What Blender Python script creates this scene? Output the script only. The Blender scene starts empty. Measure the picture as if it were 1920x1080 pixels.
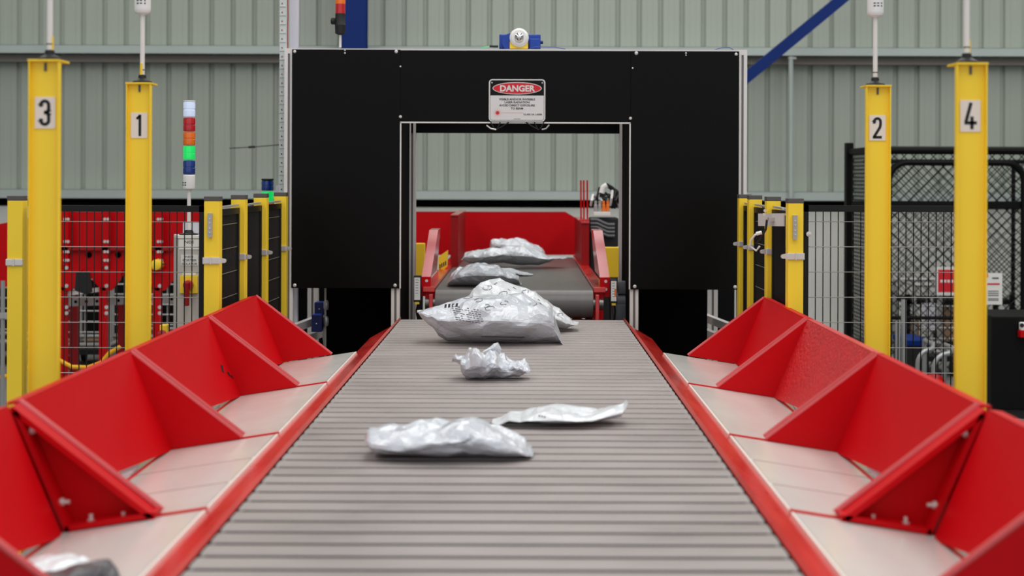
import bpy, bmesh, math, random
from mathutils import Vector, Matrix, noise
from mathutils.bvhtree import BVHTree

scene = bpy.context.scene
COL = scene.collection
PI = math.pi
F = 2666.667          # focal length in pixels of a 1920 wide frame
CX, CZ = 0.05, 1.556  # camera stands a little right of the belt's centre line
R = 0.0035
cr, sr = math.cos(R), math.sin(R)


def W(u, v, D):
    """point of the hall at distance D along the belt for a measured direction"""
    dx, dy = u - 980.0, v - 332.0
    a = dx * cr + dy * sr
    b = -dx * sr + dy * cr
    return Vector((CX + a * D / F, D, CZ - b * D / F))


def X(u, D): return W(u, 332, D).x
def Z(v, D, u=980): return W(u, v, D).z


# ---------------------------------------------------------------- materials
def lin(c):
    return tuple(((x / 255.0) / 12.92 if x / 255.0 <= 0.04045 else ((x / 255.0 + 0.055) / 1.055) ** 2.4) for x in c)


MATS = {}


def mat(name, rgb, rough=0.5, metal=0.0, spec=0.5, var=0.0, vscale=6.0, bump=0.0, bscale=60.0,
        coat=0.0, emit=None, estr=0.0, trans=0.0, alpha=1.0, stretch=None, rvar=0.0, smudge=0.0):
    m = bpy.data.materials.new(name)
    m.use_nodes = True
    nt = m.node_tree
    b = nt.nodes['Principled BSDF']
    col = lin(rgb) + (1,)
    b.inputs['Base Color'].default_value = col
    b.inputs['Roughness'].default_value = rough
    b.inputs['Metallic'].default_value = metal
    b.inputs['Specular IOR Level'].default_value = spec
    b.inputs['Coat Weight'].default_value = coat
    b.inputs['Coat Roughness'].default_value = 0.15
    if trans: b.inputs['Transmission Weight'].default_value = trans
    b.inputs['Alpha'].default_value = alpha
    if emit:
        b.inputs['Emission Color'].default_value = lin(emit) + (1,)
        b.inputs['Emission Strength'].default_value = estr
    tc = nt.nodes.new('ShaderNodeTexCoord')
    mp = nt.nodes.new('ShaderNodeMapping')
    if stretch: mp.inputs['Scale'].default_value = stretch
    nt.links.new(tc.outputs['Object'], mp.inputs['Vector'])
    if var or rvar or smudge:
        n = nt.nodes.new('ShaderNodeTexNoise')
        n.inputs['Scale'].default_value = vscale
        n.inputs['Detail'].default_value = 6
        n.inputs['Roughness'].default_value = 0.6
        nt.links.new(mp.outputs['Vector'], n.inputs['Vector'])
        if var:
            mr = nt.nodes.new('ShaderNodeMapRange')
            mr.inputs['From Min'].default_value = 0.25
            mr.inputs['From Max'].default_value = 0.75
            mr.inputs['To Min'].default_value = 1 - var
            mr.inputs['To Max'].default_value = 1 + var
            nt.links.new(n.outputs['Fac'], mr.inputs['Value'])
            mx = nt.nodes.new('ShaderNodeVectorMath'); mx.operation = 'SCALE'
            mx.inputs[0].default_value = col[:3]
            nt.links.new(mr.outputs['Result'], mx.inputs['Scale'])
            nt.links.new(mx.outputs['Vector'], b.inputs['Base Color'])
        if rvar:
            mr2 = nt.nodes.new('ShaderNodeMapRange')
            mr2.inputs['From Min'].default_value = 0.3
            mr2.inputs['From Max'].default_value = 0.7
            mr2.inputs['To Min'].default_value = max(0.02, rough - rvar)
            mr2.inputs['To Max'].default_value = min(1, rough + rvar)
            nt.links.new(n.outputs['Fac'], mr2.inputs['Value'])
            nt.links.new(mr2.outputs['Result'], b.inputs['Roughness'])
    if bump:
        n2 = nt.nodes.new('ShaderNodeTexNoise')
        n2.inputs['Scale'].default_value = bscale
        n2.inputs['Detail'].default_value = 3
        nt.links.new(mp.outputs['Vector'], n2.inputs['Vector'])
        bp = nt.nodes.new('ShaderNodeBump')
        bp.inputs['Strength'].default_value = bump
        bp.inputs['Distance'].default_value = 0.01
        nt.links.new(n2.outputs['Fac'], bp.inputs['Height'])
        nt.links.new(bp.outputs['Normal'], b.inputs['Normal'])
    MATS[name] = m
    return m


M = MATS
mat('red_paint', (194, 1, 12), 0.48, spec=0.16, var=0.05, vscale=3, bump=0.02, bscale=220)
mat('red_textured', (206, 14, 24), 0.36, spec=1.0, var=0.12, vscale=14, bump=1.0, bscale=80, coat=0.0)
mat('red_worn', (208, 28, 18), 0.30, spec=0.8, var=0.14, vscale=5, rvar=0.10, stretch=(3, 0.6, 3), coat=0.8)
mat('red_gloss', (198, 6, 14), 0.34, spec=0.9, coat=1.0)
mat('red_dark', (150, 4, 12), 0.45, spec=0.3, var=0.06, vscale=4)
mat('yellow_paint', (255, 217, 58), 0.42, spec=0.3, var=0.04, vscale=3)
mat('yellow_signal', (240, 200, 40), 0.5)
mat('slide_steel', (222, 222, 217), 0.22, metal=0.22, spec=0.6, var=0.03, vscale=2, rvar=0.05)
mat('white_edge', (238, 234, 226), 0.35, spec=0.5)
mat('slat_grey', (156, 148, 145), 0.42, spec=0.45, var=0.08, vscale=2.6, rvar=0.12, stretch=(1, 1.6, 1))
mat('slat_end', (180, 178, 174), 0.38, spec=0.5, var=0.05)
mat('gap_black', (26, 25, 25), 0.8, spec=0.1)
mat('frame_dark', (30, 30, 32), 0.6, spec=0.3)
mat('aluminium', (222, 216, 212), 0.45, metal=0.2, spec=0.5, var=0.04)
mat('aluminium_groove', (120, 116, 114), 0.5, metal=0.4)
mat('black_panel', (8, 7, 7), 0.36, spec=0.12, var=0.10, vscale=2, bump=0.03, bscale=300)
mat('black_void', (6, 6, 6), 0.9, spec=0.05)
mat('black_rubber', (24, 24, 26), 0.55, spec=0.4)
mat('black_wire', (14, 13, 13), 0.45, spec=0.3)
mat('girt_shade', (134, 128, 122), 0.6, spec=0.3)  # girt colour darkened for the shade below its flange
mat('toplit_wire', (150, 146, 142), 0.35, metal=0.6)  # black mesh wire greyed to imitate light caught from above
mat('cap_grey', (84, 80, 78), 0.5)
mat('chrome', (225, 225, 228), 0.12, metal=1.0)
mat('bolt_steel', (214, 208, 204), 0.30, metal=0.4)
mat('galvanised', (176, 174, 172), 0.40, metal=0.35, var=0.08, vscale=12)
mat('cladding', (164, 171, 161), 0.5, spec=0.3, var=0.03, vscale=1.5, stretch=(2, 2, 0.3))
mat('girt_steel', (176, 186, 183), 0.5, spec=0.4, var=0.05, vscale=2)
mat('concrete', (206, 206, 200), 0.8, var=0.05, vscale=2)
mat('floor_concrete', (120, 118, 114), 0.6, var=0.15, vscale=1.5)
mat('ceiling_white', (226, 226, 222), 0.8)
mat('blue_steel', (0, 38, 108), 0.45, spec=0.2, var=0.05)
mat('blue_plastic', (14, 60, 160), 0.35, spec=0.5)
mat('blue_dark', (8, 22, 92), 0.4)
mat('white_plastic', (236, 234, 232), 0.38)
mat('white_pole', (226, 220, 216), 0.4)
mat('paper_white', (235, 232, 228), 0.7)
mat('plate_white', (234, 222, 212), 0.6)
mat('ink_black', (8, 8, 8), 0.6)
mat('ink_grey', (96, 96, 98), 0.7)
mat('sign_black', (12, 11, 11), 0.5, spec=0.2)
mat('sign_red', (206, 12, 34), 0.4)
mat('sign_pink', (214, 128, 128), 0.5)
mat('sign_white', (218, 214, 212), 0.5)
mat('label_lilac', (206, 204, 214), 0.6)
mat('cabinet_grey', (196, 190, 184), 0.5, var=0.03)
mat('cabinet_dark', (8, 8, 8), 0.55, spec=0.15)
mat('rubber_belt', (96, 92, 90), 0.32, spec=0.5, var=0.10, vscale=4, stretch=(6, 0.7, 1))
mat('drum_steel', (120, 116, 112), 0.3, metal=0.7)
mat('motor_grey', (92, 94, 98), 0.4)
mat('orange', (240, 120, 30), 0.45)
mat('hose_yellow', (240, 176, 20), 0.5)
mat('pipe_grey', (168, 170, 170), 0.35, metal=0.5)
mat('wood_brown', (150, 120, 96), 0.7, var=0.1)
mat('lens_clear', (200, 212, 236), 0.12, emit=(215, 228, 255), estr=0.28, coat=.6)
mat('lens_red', (190, 10, 26), 0.18, coat=0.5)
mat('lens_orange', (236, 112, 14), 0.18, coat=0.5)
mat('lens_green', (10, 170, 80), 0.12, emit=(20, 235, 105), estr=0.55, coat=.6)
mat('lens_blue', (10, 52, 130), 0.18, coat=0.5)
mat('lens_amber', (224, 96, 10), 0.2, coat=0.5)
mat('duct_clear', (200, 206, 204), 0.4, var=0.05)
mat('duct_red', (176, 60, 50), 0.5)


def poly_mailer(name, rgb, rough=0.30):
    m = bpy.data.materials.new(name); m.use_nodes = True
    nt = m.node_tree; b = nt.nodes['Principled BSDF']
    b.inputs['Base Color'].default_value = lin(rgb) + (1,)
    b.inputs['Roughness'].default_value = rough
    b.inputs['Specular IOR Level'].default_value = 0.55
    b.inputs['Coat Weight'].default_value = 0.25
    b.inputs['Coat Roughness'].default_value = 0.2
    tc = nt.nodes.new('ShaderNodeTexCoord')
    n1 = nt.nodes.new('ShaderNodeTexNoise'); n1.inputs['Scale'].default_value = 9; n1.inputs['Detail'].default_value = 4
    n1.inputs['Distortion'].default_value = 1.2
    v = nt.nodes.new('ShaderNodeTexVoronoi'); v.feature = 'DISTANCE_TO_EDGE'; v.inputs['Scale'].default_value = 16
    wv = nt.nodes.new('ShaderNodeVectorMath'); wv.operation = 'MULTIPLY_ADD'
    nt.links.new(n1.outputs['Color'], wv.inputs[0]); wv.inputs[1].default_value = (0.16, 0.16, 0.16)
    nt.links.new(tc.outputs['Object'], wv.inputs[2])
    nt.links.new(wv.outputs['Vector'], v.inputs['Vector'])
    nt.links.new(tc.outputs['Object'], n1.inputs['Vector'])
    mr = nt.nodes.new('ShaderNodeMapRange'); mr.inputs['From Max'].default_value = 0.25
    nt.links.new(v.outputs['Distance'], mr.inputs['Value'])
    ad = nt.nodes.new('ShaderNodeMath'); ad.operation = 'ADD'
    nt.links.new(mr.outputs['Result'], ad.inputs[0]); nt.links.new(n1.outputs['Fac'], ad.inputs[1])
    bp = nt.nodes.new('ShaderNodeBump'); bp.inputs['Strength'].default_value = 0.16; bp.inputs['Distance'].default_value = 0.012
    nt.links.new(ad.outputs['Value'], bp.inputs['Height'])
    nt.links.new(bp.outputs['Normal'], b.inputs['Normal'])
    MATS[name] = m


poly_mailer('mailer_silver', (204, 209, 216), 0.22)
poly_mailer('mailer_white', (226, 230, 234), 0.27)
poly_mailer('mailer_dark', (66, 64, 70), 0.4)


# ---------------------------------------------------------------- mesh builder
class MB:
    def __init__(self):
        self.v = []; self.f = []; self.s = []; self.m = []

    def add(self, verts, faces, smooth=False, mi=0):
        o = len(self.v)
        self.v += [Vector(p) for p in verts]
        for f in faces:
            self.f.append([o + i for i in f]); self.s.append(smooth); self.m.append(mi)
        return self

    def box(self, x0, x1, y0, y1, z0, z1, bev=0.0, mi=0, mtx=None):
        if x0 > x1: x0, x1 = x1, x0
        if y0 > y1: y0, y1 = y1, y0
        if z0 > z1: z0, z1 = z1, z0
        bm = bmesh.new()
        bmesh.ops.create_cube(bm, size=1)
        for q in bm.verts:
            q.co = Vector(((x0 + x1) / 2 + q.co.x * (x1 - x0), (y0 + y1) / 2 + q.co.y * (y1 - y0), (z0 + z1) / 2 + q.co.z * (z1 - z0)))
        if bev:
            bmesh.ops.bevel(bm, geom=bm.edges[:], offset=min(bev, 0.45 * min(x1 - x0, y1 - y0, z1 - z0)), segments=2, affect='EDGES', profile=0.6)
        bm.verts.index_update()
        vs = [q.co.copy() for q in bm.verts]
        if mtx: vs = [mtx @ q for q in vs]
        self.add(vs, [[q.index for q in f.verts] for f in bm.faces], False, mi)
        bm.free()
        return self

    def prism(self, poly, vec, mi=0):
        n = len(poly); vec = Vector(vec)
        a = [Vector(p) for p in poly]; b = [p + vec for p in a]
        fs = [list(range(n))[::-1], [n + i for i in range(n)]]
        for i in range(n):
            j = (i + 1) % n
            fs.append([i, j, n + j, n + i])
        return self.add(a + b, fs, False, mi)

    def bar(self, p0, p1, w, h=None, up=(0, 0, 1), mi=0):
        """rectangular bar from p0 to p1, width w across, h along up"""
        h = w if h is None else h
        p0 = Vector(p0); p1 = Vector(p1); d = (p1 - p0).normalized(); up = Vector(up)
        if abs(d.dot(up)) > 0.98: up = Vector((0, 1, 0))
        s = d.cross(up).normalized(); t = s.cross(d).normalized()
        q = [s * (w / 2) + t * (h / 2), s * (-w / 2) + t * (h / 2), s * (-w / 2) - t * (h / 2), s * (w / 2) - t * (h / 2)]
        return self.prism([p0 + c for c in q], p1 - p0, mi)

    def tube(self, pts, r, n=8, mi=0, smooth=True):
        pts = [Vector(p) for p in pts]
        rings = []; prev = None
        for i, p in enumerate(pts):
            if i == 0: d = pts[1] - pts[0]
            elif i == len(pts) - 1: d = pts[-1] - pts[-2]
            else: d = (pts[i + 1] - pts[i - 1])
            d.normalize()
            if prev is None:
                up = Vector((0, 0, 1)) if abs(d.z) < 0.9 else Vector((0, 1, 0))
                s = d.cross(up).normalized()
            else:
                s = (prev - d * prev.dot(d)).normalized()
            prev = s; t = d.cross(s)
            rr = r[i] if isinstance(r, (list, tuple)) else r
            rings.append([p + (s * math.cos(2 * PI * k / n) + t * math.sin(2 * PI * k / n)) * rr for k in range(n)])
        vs = [q for g in rings for q in g]; fs = []
        for i in range(len(rings) - 1):
            for k in range(n):
                a = i * n + k; b = i * n + (k + 1) % n
                fs.append([a, b, b + n, a + n])
        self.add(vs, fs, smooth, mi)
        o = len(self.v) - len(vs)
        self.f.append([o + k for k in range(n)][::-1]); self.s.append(False); self.m.append(mi)
        self.f.append([o + len(vs) - n + k for k in range(n)]); self.s.append(False); self.m.append(mi)
        return self

    def lathe(self, prof, c, axis='Z', n=20, mi=0):
        """prof: list of (radius, height along axis)"""
        c = Vector(c); vs = []
        for r, h in prof:
            for k in range(n):
                a = 2 * PI * k / n; x, y = r * math.cos(a), r * math.sin(a)
                if axis == 'Z': p = Vector((x, y, h))
                elif axis == 'Y': p = Vector((x, h, y))
                else: p = Vector((h, x, y))
                vs.append(c + p)
        fs = []
        for i in range(len(prof) - 1):
            for k in range(n):
                a = i * n + k; b = i * n + (k + 1) % n
                fs.append([a, b, b + n, a + n])
        self.add(vs, fs, True, mi)
        o = len(self.v) - len(vs)
        self.f.append([o + k for k in range(n)]); self.s.append(False); self.m.append(mi)
        self.f.append([o + len(vs) - n + k for k in range(n)]); self.s.append(False); self.m.append(mi)
        return self

    def text(self, body, x, y, z, size, sx=1.0, bold=0.0, align='CENTER', depth=0.0006, mi=0, fit=None):
        """lettering facing the camera side (-Y), baseline start/centre at x, z"""
        cu = bpy.data.curves.new('t', 'FONT'); cu.body = body; cu.size = 1.0
        cu.align_x = align; cu.offset = bold; cu.extrude = 0.02; cu.resolution_u = 3
        ob = bpy.data.objects.new('t', cu)
        me = bpy.data.meshes.new_from_object(ob)
        xs = [q.co.x for q in me.vertices]
        k = size
        if fit: sx = fit / ((max(xs) - min(xs)) * k)
        self.add([(x + q.co.x * k * sx, y - (q.co.z + 0.02) / 0.04 * depth, z + q.co.y * k) for q in me.vertices],
                 [list(p.vertices) for p in me.polygons], False, mi)
        bpy.data.objects.remove(ob); bpy.data.curves.remove(cu); bpy.data.meshes.remove(me)
        return self

    def build(self, name, mats, parent=None, sharp=35):
        me = bpy.data.meshes.new(name)
        off = parent_loc(parent) if parent else Vector((0, 0, 0))
        me.from_pydata([tuple(p - off) for p in self.v], [], self.f)
        if not isinstance(mats, (list, tuple)): mats = [mats]
        for m in mats: me.materials.append(M[m] if isinstance(m, str) else m)
        me.polygons.foreach_set('material_index', self.m)
        me.polygons.foreach_set('use_smooth', self.s)
        bm = bmesh.new(); bm.from_mesh(me)
        bmesh.ops.recalc_face_normals(bm, faces=bm.faces[:])
        bm.to_mesh(me); bm.free()
        if any(self.s): me.set_sharp_from_angle(angle=math.radians(sharp))
        ob = bpy.data.objects.new(name, me)
        COL.objects.link(ob)
        if parent: ob.parent = parent
        return ob


def parent_loc(o):
    p = Vector((0, 0, 0))
    while o: p = p + o.location; o = o.parent
    return p


def tag(o, label=None, cat=None, group=None, kind=None):
    if label: o['label'] = label
    if cat: o['category'] = cat
    if group: o['group'] = group
    if kind: o['kind'] = kind
    return o


def thing(name, label, cat, loc, group=None):
    o = bpy.data.objects.new(name, None); COL.objects.link(o)
    o.location = loc; o.empty_display_size = 0.1
    return tag(o, label, cat, group)


def copy_tree(o, parent=None):
    c = o.copy(); COL.objects.link(c)
    if parent: c.parent = parent
    for ch in list(o.children): copy_tree(ch, c)
    return c


def struct(mb, name, m):
    return tag(mb.build(name, m), kind='structure')


# ---------------------------------------------------------------- the hall
FZ = 0.0
BELT = 0.85
WY = 14.0
mb = MB(); mb.box(-9, 9, -3, WY + 0.3, -0.1, FZ); struct(mb, 'floor', 'floor_concrete')
# ribbed cladding of the back wall
zc0, zc1 = 1.30, 7.0
prof = []; x = -9.0; pitch = 0.2105
x0 = X(30, WY) - pitch * 40
k = 0
while True:
    a = x0 + k * pitch
    if a > 9: break
    prof += [(a, 0.0), (a + 0.012, 0.034), (a + 0.040, 0.034), (a + 0.052, 0.0), (a + 0.100, 0.0), (a + 0.103, 0.003), (a + 0.16, 0.003), (a + 0.163, 0.0)]
    k += 1
vs = [(p, WY + d, zc0) for p, d in prof] + [(p, WY + d, zc1) for p, d in prof]
n = len(prof)
mb = MB(); mb.add(vs, [[i, i + 1, n + i + 1, n + i] for i in range(n - 1)])
mb.box(-9, 9, WY + 0.05, WY + 0.12, zc0, zc1)
struct(mb, 'wall_back', 'cladding')
mb = MB(); mb.box(-9.2, -9.0, -3, WY + 0.3, 0, 7); struct(mb, 'wall_left', 'cladding')
mb = MB(); mb.box(9.0, 9.2, -3, WY + 0.3, 0, 7); struct(mb, 'wall_right', 'cladding')
mb = MB(); mb.box(-9.2, 9.2, -3, WY + 0.3, 7.0, 7.1); struct(mb, 'ceiling', 'ceiling_white')


def girt(name, vtop, vbot, vdark):
    zt, zb, zd = Z(vtop, WY - 0.2), Z(vbot, WY - 0.2), Z(vdark, WY - 0.1)
    g = MB()
    g.box(-9, 9, WY - 0.2, WY - 0.196, zb, zt)             # flange to the room
    g.box(-9, 9, WY - 0.2, WY - 0.004, zt - 0.003, zt)      # top web
    g.box(-9, 9, WY - 0.2, WY - 0.185, zb, zb + 0.003)
    struct(g, name, 'girt_steel')


girt('trim_1', 87, 103, 119)
girt('trim_2', 358, 375, 380)
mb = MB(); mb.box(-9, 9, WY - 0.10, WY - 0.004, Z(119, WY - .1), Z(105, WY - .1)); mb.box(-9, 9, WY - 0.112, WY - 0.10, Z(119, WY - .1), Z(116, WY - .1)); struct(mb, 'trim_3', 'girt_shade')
mb = MB(); mb.box(-9, 9, WY - 0.10, WY + 0.02, Z(389, WY), Z(376, WY)); struct(mb, 'girt_shadow_strip', 'black_void')  # black strip stands in for the shadow under the lower girt
mb = MB(); mb.box(-9, 9, WY - 0.12, WY + 0.04, 0, Z(389, WY)); struct(mb, 'baseboard_back', 'concrete')

t = thing('steel_column', 'blue painted steel column rising behind the black gantry', 'column', (X(664, 13.6), 13.6, 0))
a, b = X(641, 13.6), X(687, 13.6)
mb = MB(); mb.box(a, b, 13.5, 13.512, 0, 7); mb.box(a, b, 13.68, 13.692, 0, 7); mb.box((a + b) / 2 - .005, (a + b) / 2 + .005, 13.512, 13.68, 0, 7)
mb.build('flange', 'blue_steel', t)
mb = MB(); mb.box(a - .06, b + .06, 13.44, 13.74, 0, 0.02); mb.build('base_plate', 'blue_steel', t)
p0 = W(1360, 178, 13.2); p1 = W(1640, -53, 13.2)
d = (p1 - p0)
t = thing('diagonal_brace', 'dark blue diagonal steel brace crossing the wall right of the gantry', 'brace', p0 - d * .35)
mb = MB(); mb.bar(p0 - d * .35, p1 + d * ((7.02 - p1.z) / d.z), 0.10, 0.1, up=(0, 1, 0)); mb.build('tube', 'blue_steel', t)
t = thing('conduit_pipe', 'thin pale vertical pipe on the ribbed wall right of the gantry', 'pipe', W(1483, 360, 13.85))
mb = MB(); mb.tube([W(1483, 384, 13.85), W(1483, 372, 13.76), W(1483, 106, 13.76)], 0.022, 10); mb.build('pipe', 'girt_steel', t)
mb = MB(); mb.box(X(1476, 13.8), X(1490, 13.8), 13.74, 13.8, Z(110, 13.8), Z(106, 13.8)); mb.build('clip', 'galvanised', t)
t = thing('wall_cable', 'thin dark cable strung against the wall left of the gantry', 'cable', W(480, 274, 11))
mb = MB(); mb.tube([W(430, 278, 11), W(470, 276, 11), W(530, 271, 11), W(600, 268, 10)], 0.004, 6); mb.build('cable', 'black_rubber', t)
mb = MB(); mb.tube([W(466, 276, 11), W(478, 275.3, 11)], 0.009, 8); mb.build('sleeve', 'black_rubber', t)

# ---------------------------------------------------------------- slat conveyor
t = thing('slat_conveyor', 'long grey slatted conveyor with red side strips running through the middle', 'conveyor', (0, 3.7, 0))
slat = MB()
HB = 0.55; PITCH = 0.0902
yend, rad = 7.02, 0.16
s = 0.35
total = yend - 0.35 + rad * 1.5
while s < 0.35 + total:
    if s < yend:
        m_ = Matrix.Translation((0, s, BELT))
    else:
        ang = (s - yend) / rad
        m_ = Matrix.Translation((0, yend + rad * math.sin(ang), BELT - rad + rad * math.cos(ang))) @ Matrix.Rotation(-ang, 4, 'X')
    w2 = PITCH / 2 - 0.0072
    # slat with softened edges and a slight fall to its far side
    sec = [(-w2, -0.02), (-w2, -0.004), (-w2 + 0.004, -0.0005), (0, 0.0), (w2 - 0.006, -0.0015), (w2, -0.006), (w2, -0.02)]
    slat.prism([m_ @ Vector((-HB, y, z)) for y, z in sec], (2 * HB, 0, 0))
    s += PITCH
slat.build('slat_belt', 'slat_grey', t)
mb = MB(); mb.box(-HB + .01, HB - .01, 0.3, yend + 0.02, 0.62, BELT - 0.0035)
mb.lathe([(rad - .0035, -HB + .01), (rad - .0035, HB - .01)], (0, yend, BELT - rad), 'X', 28)
mb.build('carrier_bed', 'gap_black', t)
for sg in (-1, 1):
    pts = [(0.557, 0.848), (0.566, 0.855), (0.640, 0.824), (0.643, 0.815), (0.628, 0.70), (0.618, 0.70), (0.632, 0.815), (0.562, 0.842)]
    mb = MB(); mb.prism([(sg * p, 0.3, q) for p, q in pts], (0, 6.15, 0))
    # tapered tail beyond the last chute
    a = [(sg * p, 6.452, q) for p, q in pts]
    b = [(sg * (0.557 + (p - 0.557) * 0.22), 7.12, q if q > .8 else .80) for p, q in pts]
    nn = len(a)
    mb.add(a + b, [list(range(nn)), [nn + i for i in range(nn)][::-1]] + [[i, (i + 1) % nn, nn + (i + 1) % nn, nn + i] for i in range(nn)])
    mb.build('side_strip', 'red_worn', t)
    mb = MB(); mb.box(sg * 0.56, sg * 0.60, 0.3, 6.9, 0.55, 0.70); mb.build('side_frame', 'red_dark', t)
    for y in (0.8, 2.8, 4.8, 6.5):
        mb = MB(); mb.box(sg * 0.53, sg * 0.61, y - .04, y + .04, 0, 0.62, .004); mb.box(sg * 0.5, sg * 0.64, y - .07, y + .07, 0, 0.012); mb.build('leg', 'frame_dark', t)

# ---------------------------------------------------------------- chutes
T_ = (1.045, 1.060); C_ = (0.931, 0.790); P_ = (0.737, 0.822); S_ = (0.632, 0.8345)
KD = [2.45, 3.09, 4.0, 4.985, 5.875]


def chute(sg, i, label, textured=False, planks=1):
    yn, yf = KD[i], KD[i + 1]
    t = thing('chute', label, 'chute', (sg * 0.9, (yn + yf) / 2, 0), 'red parcel chutes beside the conveyor')
    open_far = (i == 0)
    yf2 = yf - (0.055 if open_far else 0.006)
    yn2 = yn + 0.014
    mp = 'red_textured' if textured else 'red_paint'
    v = lambda p, y, ox=0, oz=0: Vector((sg * (p[0] + ox), y, p[1] + oz))
    up = Vector((T_[0] - C_[0], 0, T_[1] - C_[1]))
    Cn = (C_[0] + up.x * 0.25, C_[1] + up.z * 0.25)
    th = 0.012
    mb = MB()
    mb.prism([v(T_, yn2), v(T_, yf2), v(C_, yf2), v(C_, yf2 - 0.05), v(Cn, yn2)], (sg * th, 0, -0.004))
    mb.prism([v(T_, yn2, 0, .004), v(T_, yf2, 0, .004), v(T_, yf2, 0.03, 0.0), v(T_, yn2, 0.03, 0.0)], (0, 0, -0.006))
    mb.build('outer_panel', mp, t)
    if not open_far:
        mb = MB(); mb.prism([v(T_, yf2 - .012), v(C_, yf2 - .012), v(P_, yf2 - .012)], (0, 0.012, 0))
        mb.build('end_panel', 'red_paint', t)
        mb = MB(); mb.tube([v(T_, yf2 - .003, .004, .002), v(P_, yf2 - .003, -.002, .001)], 0.0075, 10); mb.build('edge_flange', 'red_gloss', t)
    # near end panel (the back of the bucket's other side)
    mb = MB(); mb.prism([v(T_, yn2), v(C_, yn2), v(P_, yn2)], (0, 0.010, 0))
    mb.build('end_panel', 'red_paint', t)
    mb = MB(); mb.tube([v(T_, yn2 + .005, .004, .003), v(P_, yn2 + .005, -.002, .002)], 0.0075, 10); mb.build('edge_flange', 'red_gloss', t)
    if i == 1:      # open frame seen from the near side
        y0, y1 = yn2 - 0.05, yn2
        mb = MB()
        d = Vector((P_[0] - T_[0], 0, P_[1] - T_[1])).normalized(); nrm = Vector((-d.z, 0, d.x))
        if nrm.z < 0: nrm = -nrm
        def fl(pa, pb, off, w):
            a = Vector((sg * pa[0], y0, pa[1])); b = Vector((sg * pb[0], y0, pb[1])); o = Vector((sg * off[0], 0, off[1]))
            mb.prism([a, b, b + o, a + o], (0, y1 - y0, 0))
        fl((T_[0], T_[1]), (P_[0], P_[1]), (-nrm.x * .012, -nrm.z * .012), 1)
        fl((C_[0] + .0, C_[1]), (P_[0], P_[1]), (0, .012), 1)
        fl((T_[0], T_[1] - .01), (C_[0], C_[1]), (-.012, 0), 1)
        fl((T_[0] + .02, T_[1] - .01), (C_[0] + .02, C_[1]), (-.010, 0), 1)
        mb.build('frame_flange', 'red_paint', t)
        for px, pz, ax in ((C_[0] - .05, C_[1] + .03, 'Z'), (C_[0] - .12, C_[1] + .035, 'Z'), (C_[0] + .012, C_[1] + .06, 'X'), (T_[0] - .037, T_[1] - .055, 'X')):
            mb = MB()
            c = (sg * px, y0 + .022, pz - (0.012 if ax == 'Z' else 0))
            pr = [(.0085, -.004), (.0085, .004), (.0045, .004), (.0045, .016)]
            if ax == 'X' and sg > 0: pr = [(r_, -h_) for r_, h_ in pr]
            mb.lathe(pr, c, ax, 8); mb.build('bolt', 'bolt_steel', t)
    # slide bed
    sl = lambda u, y, dz=0: Vector((sg * (S_[0] + (0.945 - S_[0]) * u), y, S_[1] + (C_[1] - .004 - S_[1]) * u + dz))
    ya, yb = yn - 0.002, yf - 0.012
    if planks == 1: cuts = [(ya, yb)]
    else:
        L = (yb - ya); cuts = [(ya, ya + L * .30), (ya + L * .30 + .012, ya + L * .62), (ya + L * .62 + .012, yb)]
    mb = MB(); mb.prism([sl(0.02, ya, -.008), sl(1, ya, -.008), sl(1, yb, -.008), sl(0.02, yb, -.008)], (0, 0, -0.02)); mb.build('bed_tray', 'red_paint', t)
    mb = MB()
    for c0, c1 in cuts:
        mb.prism([sl(0.02, c0), sl(1, c0), sl(1, c1), sl(0.02, c1)], (0, 0, -0.008))
    mb.build('slide_plate', 'slide_steel', t)
    mb = MB(); mb.prism([sl(0, ya), sl(0.035, ya), sl(0.035, yb), sl(0, yb)], (0, 0, -0.02)); mb.build('slide_edge', 'white_edge', t)
    mb = MB(); mb.prism([sl(.985, ya, .004), sl(1.01, ya, .004), sl(1.01, yb, .004), sl(.985, yb, .004)], (0, 0, -.014)); mb.build('outer_edge', 'red_paint', t)
    # red lip closing the near end of the slide
    mb = MB(); mb.prism([sl(0.0, ya - .012, .004), sl(1, ya - .012, .004), sl(1, ya - .012, -.035), sl(0, ya - .012, -.035)], (0, .012, 0)); mb.build('lip', 'red_paint', t)
    # discharge tray past the slide, under the raised edge of the outer panel
    mb = MB(); mb.prism([(sg * .95, ya, .755), (sg * 1.055, ya, .72), (sg * 1.055, yb, .72), (sg * .95, yb, .755)], (0, 0, -.012)); mb.build('discharge_tray', 'galvanised', t)
    for y in (yn + .1, yf - .1):
        mb = MB(); mb.box(sg * .86, sg * .90, y - .02, y + .02, 0, .765 if y < 9 else .7); mb.box(sg * .83, sg * .93, y - .05, y + .05, 0, .01); mb.build('leg', 'red_dark', t)
    return t


chute(-1, 3, 'left red chute bay farthest from the camera, beside the dark gap under the gantry')
cl1 = chute(-1, 2, 'left red chute bay below yellow post 1, with black scuff marks on its panel')
chute(-1, 1, 'left red chute bay below yellow post 3, three white planks and open bolted frame', planks=3)
chute(-1, 0, 'nearest left red chute bay, holding a dark grey parcel')
chute(1, 3, 'right red chute bay farthest from the camera, in front of the yellow fence posts')
chute(1, 2, 'right red chute bay below yellow post 2, its outer panel rough and sparkling', textured=True)
chute(1, 1, 'right red chute bay below yellow post 4, three white planks and open bolted frame', planks=3)
chute(1, 0, 'nearest right red chute bay, empty pale slide at the photo corner')
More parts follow.
